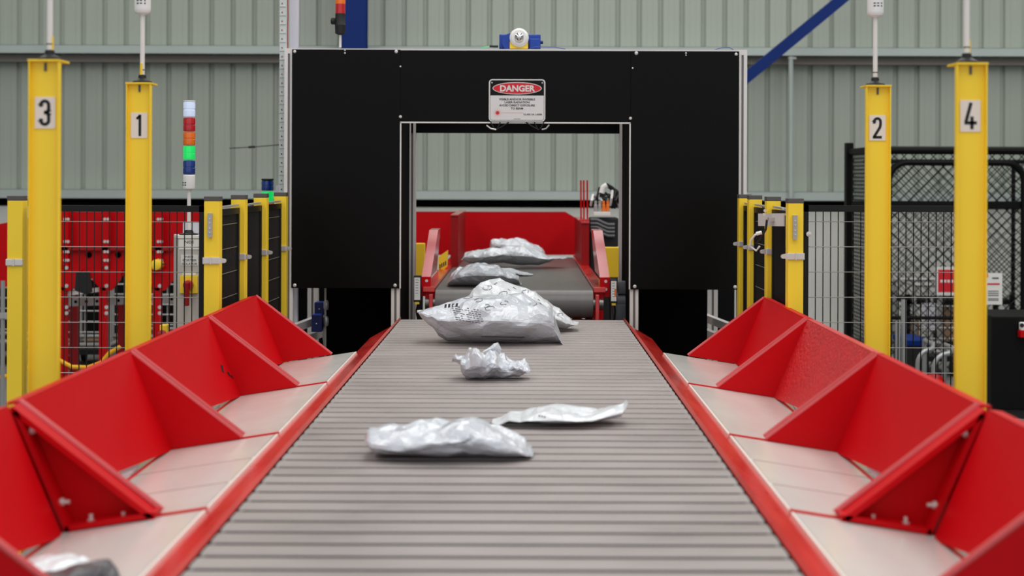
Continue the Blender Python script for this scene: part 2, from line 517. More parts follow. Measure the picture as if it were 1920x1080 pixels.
# scuff marks on the left panel
mb = MB()
for u, v, l in ((416, 692, 8), (428, 702, 5), (434, 707, 4)):
    def onp(u, v):
        # intersect the sight line with the sloped outer panel of that bay
        a = W(u, v, 1.0); o = Vector((CX, 0, CZ)); d = a - o
        p0 = Vector((-T_[0], 0, T_[1])); nrm = Vector((T_[1] - C_[1], 0, T_[0] - C_[0])).normalized()
        return o + d * ((p0 - o).dot(nrm) / d.dot(nrm)) + nrm * .0012
    mb.add([onp(u - 3, v - l), onp(u + 1, v - l + 1), onp(u + 4, v + l), onp(u, v + l - 3)], [[0, 1, 2, 3]])
mb.build('scuff_mark', 'ink_black', cl1)

# ---------------------------------------------------------------- numbered posts
PX, PW, PTOP = 1.19, 0.0395, 1.857


def stroke(mb, pts, w, y, depth=.0007):
    """flat painted stroke through 2-D points (x, z)"""
    L = []; Rr = []
    n = len(pts)
    for i in range(n):
        p = Vector(pts[i]); a = Vector(pts[max(0, i - 1)]); b = Vector(pts[min(n - 1, i + 1)])
        d0 = (p - a).normalized() if i else (b - p).normalized()
        d1 = (b - p).normalized() if i < n - 1 else d0
        n0 = Vector((-d0.y, d0.x)); n1 = Vector((-d1.y, d1.x)); m = (n0 + n1).normalized()
        k = (w / 2) / max(.5, m.dot(n0))
        L.append(p + m * k); Rr.append(p - m * k)
    for i in range(n - 1):
        mb.prism([(q.x, y, q.y) for q in (L[i], L[i + 1], Rr[i + 1], Rr[i])], (0, -depth, 0))


def arc(cx_, cz_, rx, rz, a0, a1, n=10):
    return [(cx_ + rx * math.cos(math.radians(a0 + (a1 - a0) * k / n)), cz_ + rz * math.sin(math.radians(a0 + (a1 - a0) * k / n))) for k in range(n + 1)]


def numeral(mb, ch, x, y, z, h, wd):
    """narrow road-sign style figure, baseline z, height h, width wd"""
    t = h * .125; r = wd / 2 - t / 2; q = r
    if ch == '3':
        stroke(mb, [(x - r, z + h * .72), (x - r, z + h - t / 2 - q)] + arc(x, z + h - t / 2 - q, r, q, 180, 0) + [(x + r, z + h * .60)] + arc(x, z + h * .60, r, h * .09, 0, -70, 4) + [(x - .002, z + h * .51)], t, y)
        stroke(mb, [(x - r, z + h * .28), (x - r, z + t / 2 + q)] + arc(x, z + t / 2 + q, r, q, 180, 360) + [(x + r, z + h * .42)] + arc(x, z + h * .42, r, h * .09, 0, 70, 4) + [(x - .002, z + h * .51)], t, y)
    elif ch == '1':
        stroke(mb, [(x + .003, z), (x + .003, z + h)], t, y)
        stroke(mb, [(x + .003, z + h - t * .45), (x - .0075, z + h * .80)], t * .9, y)
    elif ch == '2':
        stroke(mb, [(x - r, z + h * .70), (x - r, z + h - t / 2 - q)] + arc(x, z + h - t / 2 - q, r, q, 180, 0) + [(x + r, z + h * .66), (x + r * .8, z + h * .52), (x - r + .001, z + t * .9), (x - r + .001, z + t / 2)], t, y)
        stroke(mb, [(x - r - t / 2, z + t / 2), (x + r + t / 2, z + t / 2)], t, y)
    else:
        stroke(mb, [(x + .002, z + h), (x - r - .001, z + h * .27)], t, y)
        stroke(mb, [(x - r - t * .55, z + h * .24), (x + r + t * .8, z + h * .24)], t, y)
        stroke(mb, [(x + r * .45, z), (x + r * .45, z + h * .48)], t, y)


def number_post(x, D, num, label, tagged):
    t = thing('numbered_post', label, 'post', (x, D, 0), 'yellow posts with bay numbers')
    mb = MB(); mb.box(x - PW, x + PW, D + .0006, D + .004, 0, PTOP - .006)
    for sx in (-1, 1): mb.box(x + sx * PW, x + sx * (PW - .003), D - .016, D + .0008, 0, PTOP - .006)
    mb.build('column', 'yellow_paint', t)
    mb = MB(); mb.box(x - PW - .002, x + PW + .002, D - .018, D + .066, PTOP - .006, PTOP, .001); mb.build('cap_plate', 'yellow_signal', t)
    mb = MB(); mb.box(x - .003, x + .003, D - .003, D, PTOP - .03, PTOP - .008); mb.build('cap_screw', 'cap_grey', t)
    zt = PTOP - .097
    plx = x + (.0035 if num in '24' else 0)
    plx = x + .0
    mb = MB(); mb.box(plx - .027, plx + .026, D - .0022, D + .0005, zt - .082, zt); pl = mb.build('number_plate', 'plate_white', t)
    mb = MB(); numeral(mb, num, plx - .001, D - .0023, zt - .0755, .069, .029); mb.build('numeral', 'ink_black', pl)
    mb = MB(); mb.lathe([(.031, 0), (.031, .006), (.024, .009), (.013, .016), (.012, .026), (.010, .028)], (x, D + .032, PTOP), n=24); mb.build('mount_base', 'black_rubber', t)
    mb = MB(); mb.tube([(x, D + .032, PTOP + .026), (x, D + .032, PTOP + .235)], .0075, 16); mb.build('pole', 'white_pole', t)
    mb = MB(); mb.lathe([(.0085, 0), (.0085, .003)], (x, D + .032, PTOP + .042), n=16); mb.build('pole_clip', 'cap_grey', t)
    ox = .006 if D < 4 else -.001
    oy = D + .032 if D < 4 else D + .022
    mb = MB(); mb.tube([(x + ox, oy, PTOP + .027), (x + ox, oy, PTOP + .055), (x + ox * .8, oy, PTOP + .064)], .0042, 8)
    if tagged: mb.build('cable_tag', 'yellow_signal', t)
    zb = PTOP + .222
    mb = MB(); mb.lathe([(.010, 0), (.014, .003), (.022, .006), (.0255, .012), (.0265, .02), (.0265, .11)], (x, D + .032, zb), n=28); lm = mb.build('signal_module', 'white_plastic', t)
    mb = MB()
    for q in range(2):
        for w_ in range(3):
            xx = x - .008 + w_ * .0105; yy = D + .032 - math.sqrt(max(0, .0267 ** 2 - (xx - x) ** 2))
            mb.box(xx - .004, xx + .003, yy - .0006, yy + .003, zb + .034 + q * .009, zb + .0375 + q * .009)
    mb.build('vent_slots', 'ink_black', lm)
    return t


number_post(-1.192, 3.7, '3', 'yellow post numbered 3, tall at the far left of the photo', True)
number_post(-1.190, 4.6, '1', 'yellow post numbered 1, standing left of the light stack', True)
number_post(1.197, 4.6, '2', 'yellow post numbered 2, in front of the dark enclosure post', False)
p4 = number_post(1.214, 3.7, '4', 'yellow post numbered 4, tall at the far right of the photo', True)

# ---------------------------------------------------------------- safety fence
FT = 1.478
fence_posts = []


def fence_post(x, D, label, clampv, side=0):
    t = thing('fence_post', label, 'post', (x, D, 0), 'low yellow fence posts')
    h = .029
    mb = MB(); mb.box(x - h, x + h, D - h, D + h, 0, FT - .018, .003); mb.box(x - .07, x + .07, D - .07, D + .07, 0, .01); mb.build('upright', 'yellow_paint', t)
    mb = MB(); mb.box(x - h - .001, x + h + .001, D - h - .001, D + h + .001, FT - .018, FT, .002); mb.build('cap', 'cap_grey', t)
    zc = clampv
    mb = MB(); mb.box(x - h - .004, x + h + .004, D - h - .007, D - h, zc - .013, zc + .013, .003)
    mb.box(x - .004, x + .002, D - h - .011, D - h - .006, zc - .013, zc + .013)
    c_ = mb.build('clamp', 'bolt_steel', t)
    if side:
        mb = MB(); mb.prism([(x + side * h, D - h - .006, zc - .012), (x + side * (h + .026), D - h - .006, zc - .006), (x + side * (h + .026), D - h - .006, zc + .007), (x + side * h, D - h - .006, zc + .012)], (0, .005, 0)); mb.build('clamp_tab', 'bolt_steel', c_)
        mb = MB(); mb.lathe([(.008, -.012), (.008, 0), (.004, .002)], (x + side * (h + .022), D - h - .004, zc), 'Y', 10); mb.build('clamp_bolt', 'bolt_steel', c_)
    return t


LP = [(33, 5.45), (400, 5.45), (449, 5.90), (490, 6.40), (527, 6.86)]
RP = [(1490, 5.45), (1449, 5.94), (1415, 6.39), (1396, 6.74)]
ll = ['low yellow fence post standing alone at the left photo edge, left of post 3',
      'left fence post carrying the mesh gate hinge, nearest of the row to the gantry',
      'second left fence post from the gate hinge, between dark mesh panels',
      'third left fence post from the gate hinge, in front of the green signal light',
      'left fence post touching the silver edge of the black gantry']
rl = ['right fence post carrying the mesh gate hinge and a chrome clamp',
      'right fence post behind the silver interlock switch box',
      'right fence post where the loose white cable is clamped',
      'right fence post half hidden behind the black gantry panel']
lxy = []; rxy = []
for (u, D), l in zip(LP, ll):
    x = X(u, D); lxy.append((x, D)); fence_post(x, D, l, Z(488 - (D - 5.45) * 16, D, u) if u > 100 else Z(491, D, u), 0 if u < 100 else 1)
for (u, D), l in zip(RP, rl):
    x = X(u, D); rxy.append((x, D)); fence_post(x, D, l, Z(480 - (D - 5.45) * 18, D, u), -1)


def mesh_panel(name, label, cat, p0, p1, zt, zb=0.12, group=None, pv=.0285, ph=.0965, wr=.0021):
    """welded mesh panel with a black frame from p0 to p1 (x, y)"""
    a = Vector((p0[0], p0[1], 0)); b = Vector((p1[0], p1[1], 0)); d = b - a; L = d.length; d.normalize()
    t = thing(name, label, cat, ((p0[0] + p1[0]) / 2, (p0[1] + p1[1]) / 2, 0), group)
    P = lambda s, z: a + d * s + Vector((0, 0, z))
    fr = MB()
    fr.bar(P(0, zt - .012), P(L, zt - .012), .02, .024); fr.bar(P(0, zb), P(L, zb), .02, .02)
    fr.bar(P(.01, zb), P(.01, zt), .02, .02, up=(0, 1, 0)); fr.bar(P(L - .01, zb), P(L - .01, zt), .02, .02, up=(0, 1, 0))
    for s_ in (.02, L - .02): fr.bar(P(s_, 0), P(s_, zb), .02, .02)
    fr.build('frame', 'black_wire', t)
    wv = MB(); n = max(2, int(round((L - .04) / pv)))
    for i in range(1, n):
        s = .02 + (L - .04) * i / n; wv.tube([P(s, zb), P(s, zt - .015)], wr, 5)
    wv.build('vertical_wires', 'black_wire', t)
    nrm = Vector((d.y, -d.x, 0))
    if nrm.y > 0: nrm = -nrm
    wh = MB(); z = zt - .062
    while z > zb:
        wh.tube([P(.01, z) + nrm * .003, P(L - .01, z) + nrm * .003], .0017, 5); z -= ph
    wh.build('horizontal_wires', 'toplit_wire', t)  # paler than the upright wires, top light put into the colour
    return t


GT = Z(388, 5.45)
g1 = mesh_panel('mesh_gate', 'black mesh gate on the left, in front of the red machine', 'gate', (lxy[0][0] + .045, 5.45), (lxy[1][0] - .032, 5.45), GT, group=None)
g2 = mesh_panel('mesh_gate', 'black mesh gate on the right, in front of the chain link enclosure', 'gate', (rxy[0][0] + .032, 5.45), (X(1822, 5.45), 5.45), Z(385, 5.45, 1500))
for g, u, du in ((g1, 394, -1), (g2, 1488, 1)):
    x = X(u + (0 if du < 0 else 3), 5.41)
    mb = MB(); mb.box(x - .008, x + .008, 5.405, 5.42, Z(447, 5.41), Z(402, 5.41)); h = mb.build('hinge', 'galvanised', g)
    mb = MB()
    for vv in (412, 420, 430, 438): mb.lathe([(.003, -.003), (.003, 0)], (x, 5.405, Z(vv, 5.41)), 'Y', 8)
    mb.build('hinge_screws', 'bolt_steel', h)
mb = MB(); mb.lathe([(.004, -.012), (.010, -.010), (.010, 0), (.006, .004)], (rxy[0][0] + .05, 5.43, Z(437, 5.43)), 'Y', 12); mb.build('gate_knob', 'bolt_steel', g2)
lt = ['dark mesh side panel on the left, directly behind the gate hinge post', 'dark mesh side panel on the left, middle of the row', 'dark mesh side panel on the left, closest to the gantry']
rt = ['dark mesh side panel on the right, directly behind the gate hinge post', 'dark mesh side panel on the right, beside the silver switch box', 'dark mesh side panel on the right, closest to the gantry']
for pts, lab in ((lxy[1:], lt), (rxy, rt)):
    for i in range(3):
        (x0, y0), (x1, y1) = pts[i], pts[i + 1]
        pn = mesh_panel('side_fence', lab[i], 'fence', (x0 + (x1 - x0) * .08, y0 + .035), (x1 - (x1 - x0) * .08, y1 - .035), 1.425, group='dark mesh fence side panels', pv=.015, wr=.0024)
        mb = MB(); mb.box(x1 - .03, x1 - .022 if x1 > 0 else x1 - .022, y1 - .05, y1 - .035, 1.40, 1.43) if False else mb.bar((x0, y0 + .04, 1.432), (x1, y1 - .04, 1.436), .014, .008)
        mb.build('lit_top_strip', 'galvanised', pn)  # pale strip stands in for light along the panel's top rail

# interlock switch box on the right fence
t = thing('interlock_switch', 'silver interlock switch box mounted on the right fence top', 'switch', W(1450, 440, 5.6))
c0, c1 = W(1428, 412, 5.75), W(1476, 412, 5.5)
mb = MB(); d = (c1 - c0); mb.bar(c0, c1, .03, .05); mb.build('housing', 'aluminium', t)
c2 = W(1478, 416, 5.49); c3 = W(1488, 416, 5.44); mb = MB(); mb.bar(c2, c3, .028, .05); mb.build('key_head', 'black_rubber', t)
for u, v in ((1434, 395), (1432, 402), (1468, 391)):
    mb = MB(); mb.lathe([(.006, -.006), (.006, 0)], W(u, v, 5.62), 'Y', 10); mb.build('bolt', 'bolt_steel', t)
mb = MB(); mb.box(*(lambda a, b: (a.x, b.x))(W(1440, 408, 5.6), W(1452, 408, 5.6)), 5.58, 5.61, Z(413, 5.6), Z(406, 5.6)); mb.build('bracket', 'galvanised', t)
mb = MB(); mb.tube([W(1438, 412, 5.62), W(1436, 430, 5.62), W(1430, 440, 5.62), W(1424, 450, 5.66), W(1418, 457, 5.7)], .0045, 8); mb.build('cable', 'black_rubber', t)
mb = MB(); mb.tube([W(1428, 436, 5.6), W(1416, 440, 5.6), W(1408, 450, 5.62), W(1407, 462, 5.64), W(1418, 470, 5.64), W(1424, 462, 5.62)], .004, 8); mb.tube([W(1428, 436, 5.6), W(1418, 438.5, 5.6)], .0075, 10); mb.build('white_lead', 'white_plastic', t)

# ---------------------------------------------------------------- gantry
GD = 7.15
gz = lambda v, u=966: Z(v, GD, u)
GL, GR = X(547, GD), X(1385, GD)
OL, OR = X(750, GD), X(1182, GD)
ZT, ZO, ZB = gz(94), gz(230), gz(541.5)
t = thing('scanner_gantry', 'black panelled scanner gantry with silver frame spanning the conveyor', 'gantry', (0, GD + .4, 0))


def profile(mb, x, y, z0, z1, w=.045, gap=.012):
    mb.box(x - w / 2, x - gap / 2, y - w / 2, y + w / 2, z0, z1); mb.box(x + gap / 2, x + w / 2, y - w / 2, y + w / 2, z0, z1)
    mb.box(x - gap / 2, x + gap / 2, y - w / 2 + .008, y + w / 2 - .008, z0, z1, mi=1)


RD = GD + .60
for x in (GL - .017, GR + .019, OL - .022, OR + .022):
    mb = MB(); profile(mb, x, GD + .03, 0, ZT + .004, .046 if abs(x) > 1 else .042); mb.build('front_post', ['aluminium', 'aluminium_groove'], t)
RL, RR = X(773, RD), X(1168, RD)
for x in (RL, RR):
    mb = MB(); profile(mb, x, RD, 0, ZT, X(780, RD) - X(766, RD)); mb.build('rear_post', ['aluminium', 'aluminium_groove'], t)
for x in (X(588, RD + .1), X(1336, RD + .1)):
    mb = MB(); profile(mb, x, RD + .1, 0, ZT, .055); mb.build('rear_post', ['aluminium', 'aluminium_groove'], t)
mb = MB(); mb.box(GL - .04, GR + .042, GD + .008, GD + .05, ZT - .02, ZT + .006); mb.build('top_beam', 'aluminium', t)
mb = MB(); mb.box(RL - .3, RR + .3, RD - .02, RD + .02, Z(250, RD), Z(215, RD)); mb.build('rear_beam', 'black_panel', t)
mb = MB(); mb.box(GL - .04, GL, GD + .05, RD + .1, ZT - .04, ZT); mb.box(GR, GR + .04, GD + .05, RD + .1, ZT - .04, ZT); mb.build('top_rail', 'aluminium', t)
mb = MB(); mb.box(GL, OL, GD - .005, GD, ZB, ZT, .002); mb.build('side_panel', 'black_panel', t)
mb = MB(); mb.box(OR, GR, GD - .005, GD, gz(543, 1280), gz(96, 1280), .002); mb.build('side_panel', 'black_panel', t)
mb = MB(); mb.box(OL - .02, OR + .02, GD + .0005, GD + .006, ZO, gz(95)); mb.build('header_panel', 'black_panel', t)
mb = MB(); mb.box(OL, OR, GD - .006, GD + .006, ZO - .004, ZO + .003); mb.box(OL - .0005, OL + .006, GD - .006, GD + .004, ZB, ZO); mb.box(OR - .006, OR + .0005, GD - .006, GD + .004, ZB, ZO); mb.build('opening_trim', 'aluminium', t)
mb = MB(); mb.box(OL - .006, OL + .002, GD + .052, RD - .03, .5, ZT - .05); mb.build('tunnel_panel', 'black_void', t)
mb = MB(); mb.box(OR - .002, OR + .006, GD + .052, RD - .03, .5, ZT - .05); mb.build('tunnel_panel', 'black_void', t)
for a, b in ((X(613, 7.6), X(736, 7.6)), (X(1196, 7.6), X(1326, 7.6))):
    mb = MB(); mb.box(a, b, 7.58, 7.59, .02, 1.3); mb.build('lower_panel', 'black_void', t)
for a, b in ((X(556, 8.1), X(640, 8.1)), (X(1300, 8.1), X(1378, 8.1))):
    mb = MB(); mb.box(a, b, 8.1, 8.11, .02, 1.25); mb.build('lower_panel', 'black_panel', t)
for sg, xp in ((-1, GL - .01), (1, GR + .015)):
    for zz in (.78, .70):
        mb = MB(); mb.bar((xp, GD + .06, zz), (xp - sg * .13, RD + .1, zz + .02), .03, .04); mb.build('cross_rail', 'aluminium', t)
pts = [(553, 97, .008), (647, 95, .004), (647, 100, .005), (743, 97, .009), (751, 125, .005), (751, 219, .008), (1193, 100, .009), (1186, 128, .005), (1182, 222, .008),
       (1286, 100, .005), (1286, 104, .004), (1380, 102, .008), (553, 535, .009), (741, 535, .009), (1190, 537, .009), (1378, 538, .009)]
for u, v, r in pts:
    p = W(u, v, GD); mb = MB(); mb.lathe([(r, 0), (r, -.003), (r * .7, -.006), (r * .2, -.007)], (p.x, GD - .004, p.z), 'Y', 12); mb.build('bolt', 'bolt_steel', t)

# danger sign
SD = GD - .014
sx0, sx1, sz0, sz1 = X(916, SD), X(1022, SD), Z(228, SD), Z(148.5, SD)
scx = (sx0 + sx1) / 2; sw = sx1 - sx0; sh = sz1 - sz0
t = thing('danger_sign', 'white and red DANGER laser radiation sign on the black gantry header', 'sign', (scx, SD, sz0))


def rounded(x0, x1, z0, z1, r, y, n=6):
    out = []
    for cx_, cz_, a0 in ((x1 - r, z1 - r, 0), (x0 + r, z1 - r, 90), (x0 + r, z0 + r, 180), (x1 - r, z0 + r, 270)):
        for k in range(n + 1):
            a = math.radians(a0 + 90 * k / n); out.append((cx_ + r * math.cos(a), y, cz_ + r * math.sin(a)))
    return out


mb = MB(); mb.prism(rounded(sx0, sx1, sz0, sz1, .018, SD), (0, .004, 0)); pl = mb.build('plate', 'sign_white', t)
bo = .008
mb = MB(); mb.prism(rounded(sx0 + bo - .002, sx1 - bo + .002, sz0 + bo - .002, sz1 - bo + .002, .012, SD - .0006), (0, .0006, 0)); mb.build('border_line', 'sign_black', t)
mb = MB(); mb.prism(rounded(sx0 + bo - .0005, sx1 - bo + .0005, sz0 + bo - .0005, sz1 - bo, .011, SD - .001), (0, .0006, 0)); mb.build('text_field', 'sign_white', t)
zh = sz1 - sh * .385
mb = MB(); hp = [p for p in rounded(sx0 + bo, sx1 - bo, sz0 + bo, sz1 - bo, .011, SD - .0014) if p[2] > zh]
hp = hp + [(sx0 + bo, SD - .0014, zh), (sx1 - bo, SD - .0014, zh)]
mb.prism(hp, (0, .0006, 0)); mb.build('header', 'sign_black', t)


def ellipse(cx_, cz_, a, b, y, n=48): return [(cx_ + a * math.cos(2 * PI * k / n), y, cz_ + b * math.sin(2 * PI * k / n)) for k in range(n)]


ez = sz1 - sh * .215
mb = MB(); mb.prism(ellipse(scx, ez, sw * .435, sh * .145, SD - .002), (0, .0006, 0)); mb.build('oval_rim', 'sign_white', t)
mb = MB(); mb.prism(ellipse(scx, ez, sw * .422, sh * .128, SD - .0026), (0, .0006, 0)); mb.build('oval', 'sign_red', t)
mb = MB(); mb.text('DANGER', scx, SD - .0026, ez - sh * .072, sh * .20, bold=.035, depth=.0006, fit=sw * .62); mb.build('heading', 'sign_white', t)
mb = MB()
for k, (s_, w_) in enumerate((('VISIBLE AND/OR INVISIBLE', .64), ('LASER RADIATION', .44), ('AVOID DIRECT EXPOSURE', .63), ('TO BEAM', .22))):
    mb.text(s_, scx, SD - .001, sz1 - sh * (.497 + .072 * k), sh * .066, bold=.026, depth=.0006, fit=sw * w_)
mb.text('CLASS 3A LASER', scx + sw * .278, SD - .001, sz0 + sh * .152, sh * .052, bold=.02, depth=.0006, fit=sw * .33)
mb.box(scx - sw * .06, scx + sw * .06, SD - .0014, SD - .001, sz0 + sh * .058, sz0 + sh * .066)
mb.build('wording', 'ink_black', t)
bx, bz = sx0 + sw * .155, sz0 + sh * .205
mb = MB()
for k in range(20):
    a = 2 * PI * k / 20; L = sh * (.13 if k % 2 else .095)
    ca, sa = math.cos(a), math.sin(a)
    mb.add([(bx + ca * .006 - sa * .0012, SD - .0012, bz + sa * .006 + ca * .0012), (bx + ca * .006 + sa * .0012, SD - .0012, bz + sa * .006 - ca * .0012), (bx + ca * L, SD - .0012, bz + sa * L)], [[0, 1, 2]])
mb.box(bx + .02, scx + sw * .11, SD - .0014, SD - .001, bz - .0007, bz + .0007)
mb.build('starburst', 'sign_pink', t)
mb = MB(); mb.prism(ellipse(bx, bz, .0085, .0085, SD - .0018, 20), (0, .0006, 0)); mb.build('beam_dot', 'sign_red', t)
for xx in (sx0 + sw * .055, sx1 - sw * .055):
    mb = MB(); mb.lathe([(.0035, 0), (.0035, -.002)], (xx, SD - .001, sz1 - sh * .085), 'Y', 10); mb.build('screw', 'bolt_steel', t)
for u, lab in ((928, 'pale tipped cable ties hanging under the left end of the DANGER sign'), (1012, 'dark cable ties hanging under the right end of the DANGER sign')):
    sgn = 1 if u < 970 else -1
    t = thing('cable_tie', lab, 'cable tie', W(u, 231, GD - .02), 'cable ties under the sign')
    mb = MB(); y = GD - .012
    q = lambda a, b: W(a, b, y)
    mb.tube([q(u - sgn * 8, 229), q(u - sgn * 2, 240), q(u + sgn * 3, 244), q(u + sgn * 10, 229)], .0028, 6)
    mb.tube([q(u + sgn * 2, 243), q(u + sgn * 14, 237), q(u + sgn * 26, 229)], .0028, 6)
    mb.build('strap', 'black_rubber', t)
    mb = MB(); mb.tube([q(u + sgn * 2, 243), q(u - sgn * 8, 241), q(u - sgn * 16, 235)] if sgn > 0 else [q(u + 4, 243), q(u + 12, 241), q(u + 18, 234)], .004, 6); mb.build('tail', 'galvanised' if sgn < 0 else 'bolt_steel', t)

# mirror and blue housing on top of the gantry
D = GD + .06
t = thing('scanner_unit', 'blue housing with a white ringed chrome dome on the gantry top', 'scanner', (X(973, D), D, Z(92, D)))
mb = MB(); mb.box(X(935, D), X(1013, D), D + .03, D + .15, Z(91.5, D), Z(63, D), .006); mb.build('housing', 'blue_plastic', t)
mb = MB(); mb.lathe([(.045, .02), (.045, .09)], (X(957, D), D - .02, Z(79, D)), 'Y', 20); mb.build('motor_nose', 'blue_plastic', t)
mb = MB(); mb.box(X(992, D), X(1012, D), D + .005, D + .03, Z(91, D), Z(72, D), .004); mb.build('side_cover', 'blue_plastic', t)
mb = MB(); mb.lathe([(.009, 0), (.009, .012), (.005, .013)], (X(1013, D), D + .06, Z(77, D)), 'X', 12); mb.build('cap_screw', 'blue_dark', t)
mb = MB(); mb.box(X(955, D), X(989, D), D - .02, D + .03, Z(92, D), Z(78, D), .003); mb.build('bracket', 'yellow_paint', t)
c = (X(972.5, D), D - .035, Z(71.5, D)); r = 18 / F * D
mb = MB(); mb.lathe([(r * .9, .03), (r, .018), (r * .97, .004), (r * .75, -.006), (r * .55, -.006)], c, 'Y', 36); mb.build('white_ring', 'white_plastic', t)
mb = MB(); rr = r * .5; mb.lathe([(rr * math.cos(a), -.006 - rr * math.sin(a)) for a in [PI / 2 * k / 8 for k in range(9)]][:-1] + [(.0005, -.006 - rr)], c, 'Y', 28); mb.build('chrome_dome', 'chrome', t)
mb = MB(); mb.tube([W(934, 87, D), W(926, 87, D), W(918, 86.5, D)], .006, 8); mb.build('plug', 'black_rubber', t)
mb = MB(); mb.tube([W(918, 87, D), W(910, 88, D), W(903, 90, D)], .002, 6); mb.build('green_lead', 'lens_green', t)
for pr_, lab in (([(992, 92), (1003, 88), (1040, 88.5), (1060, 92)], 'thin blue cable lying on the gantry top beside the chrome dome unit'), ([(1338, 94), (1352, 90), (1368, 89.5), (1376, 94)], 'short blue cable loop on the gantry top near its right corner')):
    t = thing('blue_cable', lab, 'cable', W(pr_[0][0], 93, GD + .02))
    mb = MB(); mb.tube([W(u, v, GD + .02) for u, v in pr_], .002, 6); mb.build('cable', 'blue_plastic', t)

# beacon on the gantry
D = GD + .03; bxx = X(637, D)
t = thing('signal_beacon', 'orange and red signal beacon on black base above the gantry', 'signal light', (bxx, D, Z(90, D)))
rb = 10 / F * D
mb = MB(); mb.tube([(bxx, D, Z(90, D)), (bxx, D, Z(62, D))], .0065, 14); mb.build('pole', 'white_pole', t)
mb = MB(); mb.lathe([(.008, Z(67, D)), (rb * .95, Z(64, D)), (rb, Z(52, D)), (rb * 1.02, Z(48, D)), (rb * .95, Z(47, D)), (rb * .95, Z(27, D))], (bxx, D, 0), n=24); mb.build('base', 'black_rubber', t)
mb = MB(); mb.lathe([(.014, -.02), (.017, -.015), (.017, 0)], (bxx - rb, D, Z(41, D)), 'X', 16); mb.build('buzzer', 'black_rubber', t)
mb = MB(); mb.lathe([(rb * .93, Z(27, D)), (rb * .93, Z(9, D))], (bxx, D, 0), n=24); mb.build('red_lens', 'lens_red', t)
mb = MB(); mb.lathe([(rb * .95, Z(9, D)), (rb * .95, Z(-12, D)), (rb * .6, Z(-18, D))], (bxx, D, 0), n=24); mb.build('orange_lens', 'lens_orange', t)

# slotted cable duct beside the gantry
D = GD + .12
t = thing('slotted_duct', 'clear slotted strip with red dots rising left of the gantry frame', 'duct', (X(529, D), D, 0))
mb = MB(); mb.box(X(523, D), X(535.5, D), D, D + .03, 0, 3.0, .003); v = 8.0
while v < 372:
    mb.box(X(523.0, D), X(535.5, D), D - .004, D, Z(v + 6.2, D), Z(v + 5, D)); v += 16.6
mb.build('strip', 'duct_clear', t)
v = 8.0; k = 0
while v < 372:
    mb = MB(); mb.lathe([(.0035, -.003), (.0035, 0)], (X(528, D), D, Z(v, D)), 'Y', 8); mb.build('dot', 'duct_red' if v < 200 else 'ink_black', t); v += 16.6
D += .06
t = thing('cable_trunking', 'pale grey trunking rising beside the clear slotted strip above the gantry', 'duct', (X(549, D), D, 0))
mb = MB(); mb.box(X(541, D), X(558, D), D, D + .04, 0, 3.0, .003); mb.build('channel', 'label_lilac', t)
mb = MB(); mb.tube([W(539, -20, D), W(540, 30, D), W(539, 60, D), W(540, 100, D)], .0022, 6); mb.build('red_wire', 'duct_red', t)
# blue boxes under the left panel
for k, (u0, u1, v0, v1, dd, lab) in enumerate(((590, 609, 569, 592, 7.45, 'upper of two small blue boxes under the left gantry panel'), (585, 604, 592, 624, 7.35, 'lower of two small blue boxes under the left gantry panel'))):
    t = thing('blue_box', lab, 'device', (X(600, dd), dd, Z(v1, dd)), 'blue boxes under the gantry')
    mb = MB(); mb.box(X(u0, dd), X(u1, dd), dd, dd + .07, Z(v1, dd), Z(v0, dd), .004); mb.build('case', 'blue_dark', t)
    mb = MB(); mb.box(X(u0 + 1, dd), X(u1 - 1, dd), dd - .004, dd + .066, Z(v0 + 1.5, dd), Z(v0 - 1, dd), .002); mb.build('lid', 'blue_plastic', t)
    mb = MB(); mb.lathe([(.003, -.004), (.003, 0)], (X((u0 + u1) / 2, dd), dd, Z((v0 + v1) / 2, dd)), 'Y', 8); mb.build('indicator', 'white_plastic', t)
dd = 7.4
t = thing('device_bracket', 'thin grey bracket rail with hoses beside the small blue boxes', 'bracket', (X(611, dd), dd, 0))
mb = MB(); mb.box(X(609, dd), X(612.5, dd), dd, dd + .02, 0, Z(540, dd)); mb.build('rail', 'pipe_grey', t)
for v in (570, 600):
    mb = MB(); mb.lathe([(.010, Z(v + 12, dd)), (.014, Z(v + 8, dd)), (.014, Z(v - 2, dd)), (.008, Z(v - 6, dd))], (X(613, dd), dd - .01, 0), n=12); mb.build('connector', 'pipe_grey', t)
mb = MB(); mb.tube([W(606, 592, dd), W(608, 610, dd), W(606, 632, dd), W(610, 660, dd)], .004, 8); mb.build('hose', 'pipe_grey', t)

